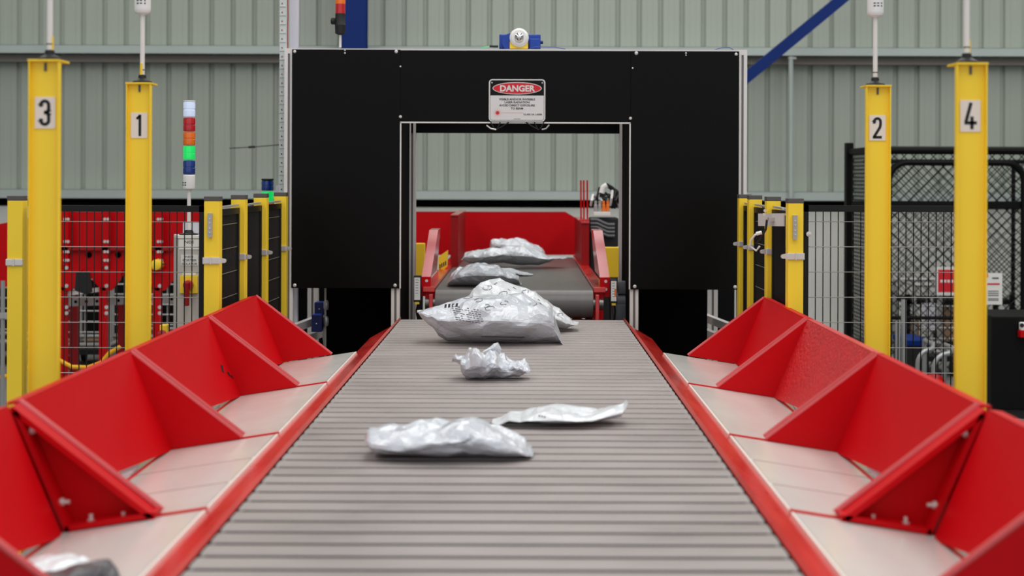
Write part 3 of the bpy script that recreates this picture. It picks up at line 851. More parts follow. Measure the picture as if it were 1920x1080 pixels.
# ---------------------------------------------------------------- infeed belt conveyor
IZ = 0.972
t = thing('belt_conveyor', 'dark rubber belt conveyor with red guides feeding from behind the gantry', 'conveyor', (0, 8.9, 0))
ix0, ix1 = X(818, 7.4), X(1112, 7.4)
rad = .075; y0c = 7.40
sec = []
for k in range(13):
    a = PI / 2 + PI * k / 12; sec.append((y0c + rad * math.cos(a), IZ - rad + rad * math.sin(a)))
sec = [(10.35, IZ)] + sec + [(10.35, IZ - 2 * rad)]
mb = MB(); n = len(sec)
mb.add([(ix0, y, z) for y, z in sec] + [(ix1, y, z) for y, z in sec], [[i, i + 1, n + i + 1, n + i] for i in range(n - 1)], True)
mb.build('belt', 'rubber_belt', t, sharp=50)
mb = MB(); mb.box(ix0 + .002, ix1 - .002, y0c + .1, 10.3, IZ - .13, IZ - .004); mb.build('bed', 'frame_dark', t)
for sg, xe in ((-1, ix0), (1, ix1)):
    mb = MB(); mb.lathe([(.035, 0), (.035, .055)] if sg > 0 else [(.035, 0), (.035, -.055)], (xe, y0c, IZ - rad), 'X', 18); mb.build('shaft', 'drum_steel', t)
    xa, xb = xe + sg * .003, xe + sg * .055
    mb = MB(); mb.box(xa, xb, 7.38, 10.4, IZ - .16, IZ - .01); mb.build('side_frame', 'red_paint', t)
    mb = MB(); mb.box(xa, xb + sg * .01, 7.36, 10.4, IZ - .012, IZ + .014, .003); mb.build('side_rail', 'red_worn', t)
    mb = MB(); mb.box(xe + sg * .01, xe + sg * .03, 7.3, 7.42, IZ - .17, IZ - .02, .004); mb.build('bearing_plate', 'red_gloss', t)
    # near guide with a leaning end
    gx0, gx1 = (X(792, 7.45), X(809, 7.45)) if sg < 0 else (X(1125, 7.45), X(1143, 7.45))
    zt_, zb_ = Z(430, 7.85), Z(520, 7.42)
    off = .035
    quad = lambda x: [(x, 7.42, zb_), (x + sg * -off * .0, 7.42, zb_ - .0), (x, 7.85, zt_), (x, 8.0, zt_), (x, 8.0, zb_)]
    lean = (gx1 - gx0) * .42 * -sg
    A = [(gx0, 7.42, zb_), (gx0 + lean, 7.72, zt_), (gx0 + lean, 7.95, zt_), (gx0, 7.95, zb_)]
    B_ = [(gx1, 7.42, zb_), (gx1 + lean, 7.72, zt_), (gx1 + lean, 7.95, zt_), (gx1, 7.95, zb_)]
    mb = MB(); mb.add(A + B_, [[0, 1, 2, 3], [7, 6, 5, 4], [0, 4, 5, 1], [1, 5, 6, 2], [2, 6, 7, 3], [3, 7, 4, 0]]); mb.build('guide_panel', 'red_gloss', t)
    mb = MB(); mb.box(gx0, gx1, 7.40, 7.46, Z(556, 7.4), zb_ + .002); br = mb.build('guide_bracket', 'red_paint', t)
    for vv in (527, 542):
        mb = MB(); mb.lathe([(.008, -.005), (.008, 0)], ((gx0 + gx1) / 2 + .004, 7.40, Z(vv, 7.4)), 'Y', 10); mb.build('bolt', 'bolt_steel', br)
    # far guide wall
    fx = X(850, 9.2) if sg < 0 else X(1092, 9.2)
    fx2 = X(845, 9.2) if sg < 0 else X(1105, 9.2)
    mb = MB(); mb.box(fx2, fx2 - sg * .05, 9.2, 10.38, IZ - .08, Z(405 if sg < 0 else 418, 9.2)); mb.build('far_guide', 'red_dark', t)
    mb = MB(); mb.box(fx2 + .002, fx2 - sg * .052, 9.19, 10.39, Z(405 if sg < 0 else 418, 9.2), Z(405 if sg < 0 else 418, 9.2) + .008); mb.build('guide_cap', 'red_gloss', t)
    for y in (7.8, 9.9):
        mb = MB(); mb.box(xe - sg * .02, xe + sg * .05, y - .03, y + .03, 0, IZ - .15); mb.build('leg', 'red_dark', t)
mb = MB(); mb.box(ix0 - .05, ix1 + .05, 7.36, 7.42, IZ - .235, IZ - .155); mb.build('cross_beam', 'red_dark', t)
dd = 7.4
mb = MB(); mb.lathe([(.02, 0), (.055, .01), (.055, .10), (.03, .11)], (X(1150, dd), dd + .08, Z(568, dd)), 'X', 20); mb.box(X(1150, dd), X(1180, dd), dd + .02, dd + .12, Z(606, dd), Z(570, dd), .01); mb.box(X(1160, dd), X(1180, dd), dd + .03, dd + .1, Z(552, dd), Z(528, dd), .008); mb.build('drive_motor', 'motor_grey', t)
for u0, u1, v0, v1, lab, sg in ((776, 790, 521, 563, 'slim sensor with white label left of the rubber conveyor end', -1), (1145, 1158, 526, 564, 'slim sensor with orange striped label right of the rubber conveyor end', 1)):
    dd = 7.34
    t = thing('photo_sensor', lab, 'sensor', (X((u0 + u1) / 2, dd), dd, Z(v1 + 6, dd)), 'sensors at the conveyor end')
    mb = MB(); mb.box(X(u0, dd), X(u1, dd), dd, dd + .05, Z(v1 + 4, dd), Z(v0 - 3, dd), .003); mb.build('case', 'black_rubber', t)
    mb = MB(); mb.box(X(u0 + 1.5, dd), X(u1 - 1.5, dd), dd - .0015, dd, Z(v1, dd), Z(v0, dd)); lb = mb.build('label_sticker', 'paper_white', t)
    mb = MB()
    for k in range(6): mb.box(X(u0 + 4, dd), X(u1 - 5, dd), dd - .002, dd - .0014, Z(v0 + 4 + k * 5 + 1, dd), Z(v0 + 4 + k * 5, dd))
    mb.build('print', 'ink_grey', lb)
    if sg > 0:
        mb = MB(); mb.box(X(u1 - 5, dd), X(u1 - 2, dd), dd - .0024, dd - .0018, Z(v0 + 30, dd), Z(v0 + 15, dd)); mb.build('orange_stripe', 'orange', lb)
    mb = MB(); mb.box(X(u0 + 3, dd), X(u1 - 3, dd), dd - .003, dd + .02, Z(v1 + 8, dd), Z(v1 + 4, dd)); mb.build('yellow_tip', 'yellow_signal', t)
    mb = MB(); mb.bar((X((u0 + u1) / 2, dd), dd + .05, Z(v0 + 8, dd)), (X((u0 + u1) / 2 - sg * 14, dd), dd + .09, Z(v0 + 8, dd)), .02, .02); mb.build('arm', 'red_paint', t)
    mb = MB(); mb.tube([W((u0 + u1) / 2, v1 + 6, dd + .02), W((u0 + u1) / 2 + sg * 2, v1 + 20, dd + .03), W((u0 + u1) / 2, v1 + 36, dd + .05)], .005, 8); mb.build('cable', 'black_rubber', t)
# yellow guards behind
for u0, u1, v0, lab in ((779, 797, 457, 'yellow guard behind the left red guide inside the gantry opening'), (1138, 1161, 463, 'yellow guard behind the right red guide inside the gantry opening')):
    dd = 8.3
    t = thing('machine_guard', lab, 'guard', (X((u0 + u1) / 2, dd), dd, 0), 'yellow guards inside the opening')
    mb = MB(); mb.box(X(u0 - 14, dd), X(u1, dd) if u0 < 900 else X(u1 + 10, dd), dd, dd + .05, Z(520, dd), Z(v0, dd), .006); mb.build('plate', 'yellow_paint', t)
    mb = MB(); mb.box(X(u0 + 4, dd), X(u1 - 4, dd), dd + .005, dd + .045, 0, Z(519, dd)); mb.build('stand', 'frame_dark', t)
dd = 8.8
t = thing('yellow_marker', 'small yellow box with black stripes between the two left red guides', 'box', (X(828, dd), dd, IZ - .2))
mb = MB(); mb.prism([W(822, 515, dd), W(838, 500, dd), W(839, 470, dd), W(822, 482, dd)], (0, .08, 0)); mb.build('case', 'yellow_paint', t)
mb = MB(); mb.box(X(826, dd) - .02, X(832, dd), dd + .02, dd + .06, 0, Z(508, dd)); mb.build('stand', 'frame_dark', t)
mb = MB()
for k in range(4): mb.prism([W(824 + 3.5 * k, 504 - 2 * k, dd - .001), W(826 + 3.5 * k, 503 - 2 * k, dd - .001), W(826 + 3.5 * k, 495 - 2 * k, dd - .001), W(824 + 3.5 * k, 496 - 2 * k, dd - .001)], (0, -.001, 0))
mb.build('stripes', 'ink_black', t)

# ---------------------------------------------------------------- long red transverse machine behind
TD = 10.5
t = thing('transverse_conveyor', 'long red machine frame running across behind the left mesh gate', 'conveyor', (-2, TD, 0))
zt = Z(398, TD)
xr = X(1100, TD)
mb = MB()
mb.prism([W(112, 397, TD), W(1060, 398, TD), W(1104, 424, TD), W(1104, 478, TD), W(112, 478, TD)], (0, .02, 0))
mb.prism([W(-60, 432, TD), W(112, 397, TD), W(112, 478, TD), W(-60, 500, TD)], (0, .02, 0))
mb.build('side_wall', 'red_paint', t)
mb = MB(); mb.prism([W(112, 396, TD), W(1060, 397, TD), W(1104, 423, TD), W(1104, 424.5, TD), W(1060, 398.5, TD), W(112, 397.5, TD)], (0, .06, 0)); mb.build('top_lip', 'red_gloss', t)
mb = MB(); mb.prism([W(-60, 470, TD - .06), W(330, 466, TD - .06), W(330, 508, TD - .06), W(-60, 545, TD - .06)], (0, .05, 0)); mb.build('lower_beam', 'red_paint', t)
mb = MB(); mb.box(X(112, TD), X(330, TD), TD - .1, TD - .02, Z(471, TD), Z(465, TD)); mb.build('beam_flange', 'red_dark', t)
for u in (125, 200, 300):
    mb = MB(); mb.box(X(u - 6, TD - .06), X(u + 6, TD - .06), TD - .10, TD - .05, Z(500, TD), zt); mb.build('splice_rib', 'red_paint', t)
    mb = MB(); mb.prism([W(u - 30, 506, TD - .1), W(u + 28, 506, TD - .1), W(u + 24, 526, TD - .1), W(u + 8, 545, TD - .1), W(u - 8, 545, TD - .1), W(u - 26, 526, TD - .1)], (0, .04, 0)); mb.build('gusset', 'red_paint', t)
    mb = MB(); mb.box(X(u - 6, TD), X(u + 6, TD), TD - .10, TD - .02, 0, Z(540, TD)); mb.build('leg', 'red_paint', t)
    for v in (411, 453, 472, 488, 502, 536, 576, 587):
        for o in ((-3, 3) if v < 500 else (0,)):
            p = W(u + o, v, TD - .1); mb = MB(); mb.lathe([(.011 if v < 500 else .014, -.008), (.011 if v < 500 else .014, 0)], p, 'Y', 8); mb.build('bolt', 'bolt_steel', t)
for u in (138, 228, 335):
    mb = MB(); mb.box(X(u - 7, TD + .5), X(u + 7, TD + .5), TD + .5, TD + .56, 0, Z(560, TD + .5)); mb.build('rear_leg', 'red_dark', t)
mb = MB(); mb.bar(W(118, 552, TD - .02), W(200, 541, TD - .02), .05, .03); mb.build('tie_rod', 'paper_white', t)
mb = MB(); mb.prism([W(112, 560, TD + .2), W(330, 553, TD + .2), W(330, 568, TD + .2), W(112, 575, TD + .2)], (0, .05, 0)); cb = mb.build('cross_bar', 'galvanised', t)
mb = MB()
for k in range(11): mb.lathe([(.012, -.004), (.012, 0)], W(122 + 20 * k, 566.5 - .6 * k, TD + .2), 'Y', 8)
mb.build('bar_holes', 'black_void', cb)
mb = MB()
for u in (167, 222): mb.lathe([(.022, -.004), (.022, 0)], W(u, 478, TD - .062), 'Y', 12)
mb.build('beam_holes', 'black_void', t)
t = thing('emergency_button', 'yellow round emergency stop housing on the red machine behind the gate', 'button', W(295, 505, TD - .15))
mb = MB(); mb.lathe([(.03, -.05), (.038, -.045), (.038, .04)], W(295, 496, TD - .12), 'Y', 20); mb.build('housing', 'yellow_paint', t)
mb = MB(); mb.box(X(283, TD), X(320, TD), TD - .13, TD - .11, Z(497, TD), Z(494.5, TD)); mb.build('arm', 'black_rubber', t)
t = thing('yellow_hose', 'yellow hose sagging under the red machine behind the left gate', 'hose', W(160, 690, 9.5))
mb = MB(); mb.tube([(X(-70, 9.5), 9.5, .015), W(-60, 725, 9.5), W(-40, 715, 9.5), W(40, 700, 9.5), W(80, 668, 9.5), W(112, 676, 9.5), W(135, 688, 9.5), W(165, 689, 9.5), W(190, 680, 9.5), W(205, 662, 9.5), W(225, 650, 9.5)], .014, 10); mb.build('hose', 'hose_yellow', t)
t = thing('hanging_strap', 'black strap hanging from the red machine behind the left gate', 'strap', W(160, 550, 10.2))
mb = MB(); mb.prism([W(142, 510, 10.2), W(166, 510, 10.2), W(172, 548, 10.2), W(160, 552, 10.2), W(140, 545, 10.2)], (0, .03, 0)); mb.build('strap', 'black_rubber', t)


def roll_cage(x0, x1, y, z1, label, m='galvanised'):
    t = thing('roll_cage', label, 'cage', ((x0 + x1) / 2, y + .3, 0), 'grey wire roll cages in the background')
    mb = MB()
    for xx in (x0, x1):
        for yy in (y, y + .6): mb.tube([(xx, yy, .12), (xx, yy, z1)], .016, 8)
    for yy in (y, y + .6):
        mb.tube([(x0, yy, z1), (x1, yy, z1)], .016, 8); mb.tube([(x0, yy, .2), (x1, yy, .2)], .016, 8)
    for xx in (x0, x1):
        for zz in (z1, .2): mb.tube([(xx, y, zz), (xx, y + .6, zz)], .014, 8)
    mb.build('frame', m, t)
    mb = MB(); z = .3
    while z < z1 - .05: mb.tube([(x0, y, z), (x1, y, z)], .006, 5); z += .085
    xx = x0 + .1
    while xx < x1 - .05: mb.tube([(xx, y + .01, .2), (xx, y + .01, z1)], .006, 5); xx += .12
    mb.build('mesh_side', m, t)
    mb = MB(); mb.box(x0, x1, y, y + .6, .12, .16); mb.build('base', 'frame_dark', t)
    for xx in (x0 + .05, x1 - .05):
        for yy in (y + .06, y + .54):
            mb = MB(); mb.lathe([(.055, -.015), (.06, -.01), (.06, .01), (.055, .015)], (xx, yy, .06), 'X', 14); mb.build('wheel', 'black_rubber', t)
    return t


roll_cage(X(108, 11.4), X(205, 11.4), 11.4, 1.0, 'grey wire roll cage under the red machine, behind yellow post 3')
roll_cage(X(212, 12.0), X(330, 12.0), 12.0, 1.02, 'grey wire roll cage under the red machine, behind yellow post 1')
roll_cage(X(-60, 11.6), X(40, 11.6), 11.6, .95, 'grey wire roll cage at the left photo edge behind the lone fence post')
t = thing('covered_stack', 'dark covered stack low behind the left gate', 'stack', (X(170, 12.7), 12.7, 0))
mb = MB(); mb.box(X(-100, 12.6), X(430, 12.6), 12.7, 13.4, 0, .75, .02); mb.build('cover', 'cabinet_dark', t)
mb = MB(); mb.box(X(-100, 12.6) - .01, X(430, 12.6) + .01, 12.69, 13.41, .0, .1, .01); mb.build('pallet', 'wood_brown', t)
t = thing('upright_pipe', 'grey upright pipe stand at the left photo edge', 'pipe', (X(6, 9), 9, 0))
mb = MB(); mb.tube([(X(6, 9), 9, 0), (X(6, 9), 9, Z(530, 9))], .014, 10); mb.build('pipe', 'pipe_grey', t)
mb = MB(); mb.box(X(-10, 9), X(16, 9), 8.98, 9.02, Z(600, 9), Z(590, 9)); mb.build('bracket', 'galvanised', t)
mb = MB(); mb.lathe([(.07, 0), (.07, .012), (.02, .02)], (X(6, 9), 9, 0), n=16); mb.build('foot', 'galvanised', t)

# ---------------------------------------------------------------- isolator cabinet with light stack
D = 6.2
cx0, cx1, cz1 = X(333, D), X(381, D), Z(449, D)
t = thing('isolator_cabinet', 'grey isolator cabinet with yellow and red rotary switch behind the left gate', 'cabinet', ((cx0 + cx1) / 2, D, 0))
mb = MB(); mb.prism([(cx0 - .05, D + .14, 0), (cx0, D, 0), (cx1, D, 0), (cx1, D + .14, 0)], (0, 0, cz1)); mb.build('case', 'cabinet_grey', t)
mb = MB(); mb.prism([(cx0 - .05, D + .14, cz1), (cx0, D - .004, cz1), (cx1 + .004, D - .004, cz1), (cx1 + .004, D + .14, cz1)], (0, 0, .012)); mb.build('roof', 'white_edge', t)


def label_on(t, u0, u1, v0, v1, D, lines, name='label_sticker', y=None, m='paper_white'):
    mb = MB(); y = D if y is None else y
    mb.box(X(u0, D), X(u1, D), y - .002, y, Z(v1, D), Z(v0, D)); lb = mb.build(name, m, t)
    h = (Z(v0, D) - Z(v1, D)) / max(1, len(lines)); mb = MB()
    for k, s_ in enumerate(lines):
        if s_: mb.text(s_, (X(u0, D) + X(u1, D)) / 2, y - .002, Z(v0, D) - h * (k + .82), h * .85, bold=.012, depth=.0006, fit=(X(u1, D) - X(u0, D)) * min(.9, .13 * len(s_) + .05))
    if any(lines): mb.build('wording', 'ink_grey', lb)
    return lb


label_on(t, 336, 375, 451, 470, D, ['N01', ''])
label_on(t, 340, 372, 480, 500, D, ['N01', 'SORTER', 'ISOLATOR'])
label_on(t, 343, 368, 512, 518, D, [''])
label_on(t, 343.5, 380, 419, 446, D + .15, [''], y=D + .15, m='label_lilac')
sxc, szc = X(355.5, D), Z(536, D)
mb = MB(); mb.box(X(339, D), X(372, D), D - .012, D, Z(552, D), Z(519, D), .002); sp = mb.build('switch_plate', 'yellow_paint', t)
mb = MB(); mb.lathe([(.020, -.02), (.022, -.012), (.022, 0)], (sxc, D - .012, szc), 'Y', 24); mb.build('switch_hub', 'lens_red', sp)
mb = MB(); mb.box(sxc - .009, sxc + .009, D - .05, D - .03, Z(574, D), szc + .012, .004); mb.build('switch_handle', 'red_dark', sp)
t = thing('wall_button', 'small red push button on yellow box low beside the isolator cabinet', 'button', W(307, 640, 6.15))
mb = MB(); mb.box(X(300, 6.15), X(314, 6.15), 6.15, 6.2, Z(640, 6.15), Z(612, 6.15), .004); mb.build('box', 'yellow_paint', t)
mb = MB(); mb.lathe([(.008, -.03), (.017, -.028), (.017, -.012), (.008, -.01), (.008, 0)], W(306, 625, 6.15), 'Y', 18); mb.build('button', 'lens_red', t)
mb = MB(); mb.box(X(304, 6.17), X(310, 6.17), 6.2, 6.22, 0, Z(613, 6.17)); mb.build('stand', 'frame_dark', t)


def light_stack(x, y, zbase, r, segs, pole_top, label, m_pole='white_pole', base_prof=None):
    """segs: list of (name, material, z0, z1)"""
    t = thing('light_stack', label, 'signal light', (x, y, zbase))
    if pole_top:
        mb = MB(); mb.tube([(x, y, zbase + .01), (x, y, pole_top)], r * .32, 14); mb.build('pole', m_pole, t)
        mb = MB(); mb.lathe([(r * 1.6, 0), (r * 1.6, .005), (r * .8, .009), (r * .6, .022)], (x, y, zbase), n=20); mb.build('mount_base', 'black_rubber', t)
    for nm, m, z0, z1 in segs:
        mb = MB(); h = z1 - z0
        pr = [(r * .86, z0), (r * .98, z0 + h * .04), (r, z0 + h * .08), (r, z0 + h * .44), (r * .95, z0 + h * .46), (r * .95, z0 + h * .54), (r, z0 + h * .56), (r, z1 - h * .1), (r * .97, z1 - h * .04), (r * .84, z1)]
        if 'lens' not in m: pr = [(r * .5, z0), (r * .95, z0 + h * .08), (r, z0 + h * .15), (r, z1 - h * .05), (r * .9, z1)]
        mb.lathe(pr, (x, y, 0), n=28); mb.build(nm, m, t)
        if m == 'white_plastic' and h > .05:
            pass
    return t


D = 6.27
x = X(354.5, D); zf = lambda v: Z(v, D, 354)
ls = light_stack(x, D, cz1 + .012, 11.2 / F * D, [
    ('base_module', 'white_plastic', zf(356), zf(328)), ('blue_lens', 'lens_blue', zf(327), zf(301)), ('green_lens', 'lens_green', zf(299.5), zf(274)),
    ('orange_lens', 'lens_orange', zf(272.5), zf(248)), ('red_lens', 'lens_red', zf(246.5), zf(221)), ('clear_lens', 'lens_clear', zf(219.5), zf(191)), ('top_cap', 'white_plastic', zf(191), zf(188.5))],
    zf(352), 'five colour light stack with glowing white and green on the grey cabinet')
mb = MB()
for q in range(2):
    for w_ in range(2):
        xx = x - .021 + w_ * .011; yy = D - math.sqrt(max(1e-6, (11.2 / F * D) ** 2 - (xx - x) ** 2)); mb.box(xx - .004, xx + .003, yy - .001, yy + .004, zf(348 - q * 4.5), zf(346 - q * 4.5))
mb.build('vent_slots', 'ink_black', ls)
D = 7.75
t = thing('control_cabinet', 'plain grey control cabinet behind the left yellow fence posts', 'cabinet', (X(520, D), D, 0))
mb = MB(); mb.box(X(502, D), X(536, D), D, D + .25, 0, Z(456, D), .004); mb.build('case', 'cabinet_grey', t)
mb = MB()
for k in range(14): mb.box(X(504, D), X(507, D), D - .003, D, Z(484 + k * 4, D), Z(482 + k * 4, D))
mb.build('vents', 'white_edge', t)
mb = MB(); mb.box(X(514, D), X(522, D), D + .05, D + .1, Z(456, D), Z(350, D)); mb.build('side_duct', 'label_lilac', t)
mb = MB(); mb.box(X(513, D), X(523, D), D + .045, D + .105, Z(448, D), Z(413, D)); mb.build('red_panel', 'red_paint', t)
zf = lambda v: Z(v, D, 500)
light_stack(X(498, D), D + .06, Z(456, D), 11.5 / F * D, [
    ('base', 'black_rubber', zf(456), zf(436)), ('white_ring', 'white_plastic', zf(436), zf(420)), ('red_lens', 'lens_red', zf(419), zf(398)), ('orange_lens', 'lens_amber', zf(397), zf(381)),
    ('green_lens', 'lens_green', zf(380), zf(359)), ('blue_lens', 'lens_blue', zf(358), zf(339)), ('top_cap', 'black_rubber', zf(339), zf(335))],
    None, 'short blue, green and red light stack partly hidden behind a yellow fence post')

# ---------------------------------------------------------------- right background: chain link enclosure
DB = 11.6; D = 10.9
t = thing('chain_link_fence', 'black chain link enclosure behind the right mesh gate', 'fence', (X(1750, D), D, 0))
xL, xR = X(1594, DB), 5.2
zt = Z(282, D, 1750)
mb = MB(); mb.box(X(1585, DB), X(1598, DB), DB - .04, DB + .04, 0, Z(268, DB, 1600)); mb.build('corner_post', 'cabinet_dark', t)
mb = MB(); mb.tube([(xL, D, zt), (xR, D, zt)], .032, 10); mb.build('top_rail', 'cabinet_dark', t)
mb = MB(); mb.tube([(xL, D, zt), (xL, DB, Z(283, DB))], .028, 10); mb.build('side_rail', 'cabinet_dark', t)
mb = MB(); mb.box(xL, xR, D - .02, D + .02, Z(390, D, 1750), Z(377, D, 1750)); mb.build('mid_rail', 'cabinet_dark', t)
mb = MB(); mb.tube([(xL, D, Z(596, D, 1750)), (xR, D, Z(596, D, 1750))], .014, 8); mb.build('low_rail', 'cabinet_dark', t)
mb = MB()
pts = []
x0g, x1g, zg = X(1665, D), X(1917, D), Z(305, D, 1780)
for cxx, a0 in ((x0g + .14, 180), (x1g - .14, 90)):
    for k in range(7):
        a = math.radians(a0 - 90 * k / 6); pts.append((cxx + .14 * math.cos(a), D - .03, zg - .14 + .14 * math.sin(a)))
mb.tube([(x0g, D - .03, .1)] + pts + [(x1g, D - .03, .1)], .024, 8); mb.build('gate_frame', 'cabinet_dark', t)


def chainlink(x0, x1, z0, z1, y, c, m, t, r=.0042, axis='x'):
    mb = MB(); H = z1 - z0; n = int((x1 - x0 + H) / c) + 1
    for i in range(n):
        for sg in (1, -1):
            s0 = x0 - H + i * c
            a = max(x0, s0); b = min(x1, s0 + H)
            if b - a < .02: continue
            za, zb = (z0 + (a - s0), z0 + (b - s0)) if sg > 0 else (z1 - (a - s0), z1 - (b - s0))
            if axis == 'x': mb.tube([(a, y + sg * .003, za), (b, y + sg * .003, zb)], r, 4)
            else: mb.tube([(y + sg * .003, a, za), (y + sg * .003, b, zb)], r, 4)
    mb.build('wire_mesh', m, t)


chainlink(xL, xR, .1, zt, D, .075, 'black_wire', t, r=.0036)
chainlink(D, DB, .1, zt, xL, .06, 'black_wire', t, r=.0036, axis='y')
# second run behind
t = thing('chain_link_fence', 'second black chain link run seen through the enclosure, nearer the wall', 'fence', (X(1750, 13.3), 13.3, 0))
chainlink(X(1640, 13.3), 6.2, .1, Z(300, 13.3), 13.3, .10, 'black_wire', t, r=.004)
mb = MB(); mb.tube([(X(1620, 13.3), 13.3, Z(300, 13.3)), (6.2, 13.3, Z(300, 13.3))], .02, 8); mb.build('top_rail', 'cabinet_dark', t)
for u in (1640, 1900):
    mb = MB(); mb.tube([(X(u, 13.3), 13.3, 0), (X(u, 13.3), 13.3, Z(300, 13.3))], .02, 8); mb.build('post', 'cabinet_dark', t)
t = thing('warning_sign', 'red sign with white border on the chain link, partly behind yellow post 4', 'sign', W(1770, 548, D - .05))
mb = MB(); mb.box(X(1751, D), X(1812, D), D - .05, D - .046, Z(550, D), Z(497, D), .001); mb.build('board', 'sign_white', t)
mb = MB(); mb.box(X(1756, D), X(1808, D), D - .0515, D - .05, Z(544, D), Z(502, D)); mb.build('red_field', 'sign_red', t)
mb = MB()
for k in range(7): mb.box(X(1760 + k * 6.6, D), X(1764.5 + k * 6.6, D), D - .053, D - .0515, Z(526, D), Z(521, D))
mb.build('lettering', 'sign_white', t)
t = thing('notice_sign', 'white notice with small orange emblem beside yellow post 4', 'sign', W(1860, 565, D - .05))
mb = MB(); mb.box(X(1838, D), X(1876, D), D - .05, D - .046, Z(567, D), Z(508, D), .001); mb.build('board', 'paper_white', t)
mb = MB(); mb.prism([W(1847, 520, D - .052), W(1853, 520, D - .052), W(1853, 515, D - .052), W(1850, 511, D - .052), W(1847, 515, D - .052)], (0, .0015, 0)); mb.build('emblem', 'orange', t)
mb = MB(); mb.box(X(1857, D), X(1869, D), D - .052, D - .05, Z(519, D), Z(516, D))
for v in (541, 545, 549, 555, 558): mb.box(X(1849, D), X(1869, D), D - .052, D - .05, Z(v + 1.6, D), Z(v, D))
mb.build('text_lines', 'ink_grey', t)
mb = MB(); mb.box(X(1847, D), X(1871, D), D - .052, D - .05, Z(530, D), Z(527, D)); mb.build('red_line', 'sign_red', t)
D = 9.2
t = thing('dark_cabinet', 'black cabinet at the right photo edge beyond yellow post 4', 'cabinet', (X(1900, D), D, 0))
mb = MB(); mb.box(X(1861, D), X(2010, D), D, D + .5, .06, Z(590, D), .01); mb.build('case', 'cabinet_dark', t)
mb = MB(); mb.box(X(1866, D), X(2005, D), D + .02, D + .48, 0, .06); mb.build('plinth', 'black_rubber', t)
t = thing('red_bottle', 'small red and white container on the black cabinet front at the right edge', 'container', W(1916, 628, D - .02))
mb = MB(); mb.box(X(1909, D), X(1935, D), D - .06, D + .001, Z(628, D), Z(615, D), .004); mb.build('body', 'red_paint', t)
mb = MB(); mb.box(X(1910, D), X(1935, D), D - .055, D - .008, Z(615, D), Z(600, D), .008); mb.build('cap', 'white_plastic', t)
mb = MB(); mb.lathe([(.014, -.004), (.014, 0)], W(1916, 610, D - .055), 'Y', 14); mb.build('dial', 'black_rubber', t)
D = 12.405
for u0, u1, v0, v1, m, lab in ((1728, 1765, 566, 598, 'label_lilac', 'upper of two white notices hung inside the enclosure left of yellow post 4'), (1732, 1762, 600, 616, 'label_lilac', 'lower of two white notices hung inside the enclosure left of yellow post 4')):
    t = thing('paper_notice', lab, 'notice', W((u0 + u1) / 2, v1, D), 'white notices in the enclosure')
    mb = MB(); mb.box(X(u0, D), X(u1, D), D - .01, D, Z(v1, D), Z(v0, D)); mb.build('sheet', m, t)
    mb = MB(); mb.box(X(u0 + 5, D), X(u1 - 5, D), D - .0115, D - .01, Z(v0 + 6, D), Z(v0 + 4, D)); mb.build('text_line', 'ink_grey', t)
t = thing('storage_rack', 'brown and dark shelving inside the chain link enclosure', 'rack', (X(1745, 12.6), 12.6, 0))
for v in (560, 640, 700):
    mb = MB(); mb.box(X(1700, 12.45), X(1900, 12.45), 12.42, 12.9, Z(v, 12.4) - .04, Z(v, 12.4)); mb.build('shelf', 'cabinet_dark', t)
mb = MB(); mb.box(X(1745, 12.42), X(1749, 12.42), 12.405, 12.42, 0, Z(556, 12.4)); mb.build('front_strip', 'galvanised', t)
for u in (1702, 1898):
    for y in (12.44, 12.88):
        mb = MB(); mb.box(X(u, 12.45) - .02, X(u, 12.45) + .02, y - .02, y + .02, 0, Z(550, 12.4)); mb.build('upright', 'cabinet_dark', t)
for u0, u1, v0, v1, m, lab in ((1767, 1800, 568, 640 - 4, 'wood_brown', 'brown carton on the upper rack shelf beside the white notices'), (1706, 1725, 590, 636, 'wood_brown', 'small brown carton left on the upper rack shelf'), (1838, 1888, 585, 636, 'cabinet_dark', 'dark carton on the rack right of yellow post 4')):
    zs = Z(640, 12.4); D2 = 12.5
    t = thing('carton', lab, 'box', (X((u0 + u1) / 2, D2), D2, zs))
    mb = MB(); mb.box(X(u0, D2), X(u1, D2), D2, D2 + .3, zs, Z(v0, D2), .004); mb.build('body', m, t)
    mb = MB(); mb.box(X((u0 + u1) / 2 - 2, D2), X((u0 + u1) / 2 + 2, D2), D2 - .001, D2 + .3, Z(v0 + 12, D2), Z(v0, D2) + .001); mb.build('tape', 'galvanised', t)
D = 10.4
t = thing('blue_crate', 'dark blue crate behind the right gate near yellow post 2', 'crate', (X(1722, D), D, 0))
mb = MB(); mb.box(X(1703, D), X(1743, D), D, D + .4, .0, Z(636, D), .01); mb.build('body', 'frame_dark', t)
mb = MB(); mb.box(X(1702, D), X(1744, D), D - .01, D + .41, Z(646, D), Z(635, D), .006); mb.build('rim', 'blue_steel', t)
for k, (u0, u1, v0, lab) in enumerate(((1722, 1760, 652, 'bent grey tube handle behind the right gate, left one'), (1752, 1800, 660, 'bent grey tube handle behind the right gate, nearest yellow post 4'))):
    D2 = 9.6 - k * .2
    t = thing('tube_handle', lab, 'handle', (X((u0 + u1) / 2, D2), D2, 0), 'bent tube handles behind the right gate')
    mb = MB(); pts = [(X(u0, D2), D2, 0.0)]
    for q in range(7):
        a = PI - PI / 2 * q / 6; pts.append((X(u0, D2) + .1 + .1 * math.cos(a), D2, Z(v0, D2) - .1 + .1 * math.sin(a)))
    pts += [(X(u1, D2), D2 + .1, Z(v0, D2) + .02), (X(u1, D2) + .05, D2 + .5, Z(v0, D2))]
    mb.tube(pts, .016, 10); mb.tube([(X(u1, D2) + .05, D2 + .5, Z(v0, D2)), (X(u1, D2) + .05, D2 + .5, 0)], .016, 10); mb.build('tube', 'pipe_grey', t)
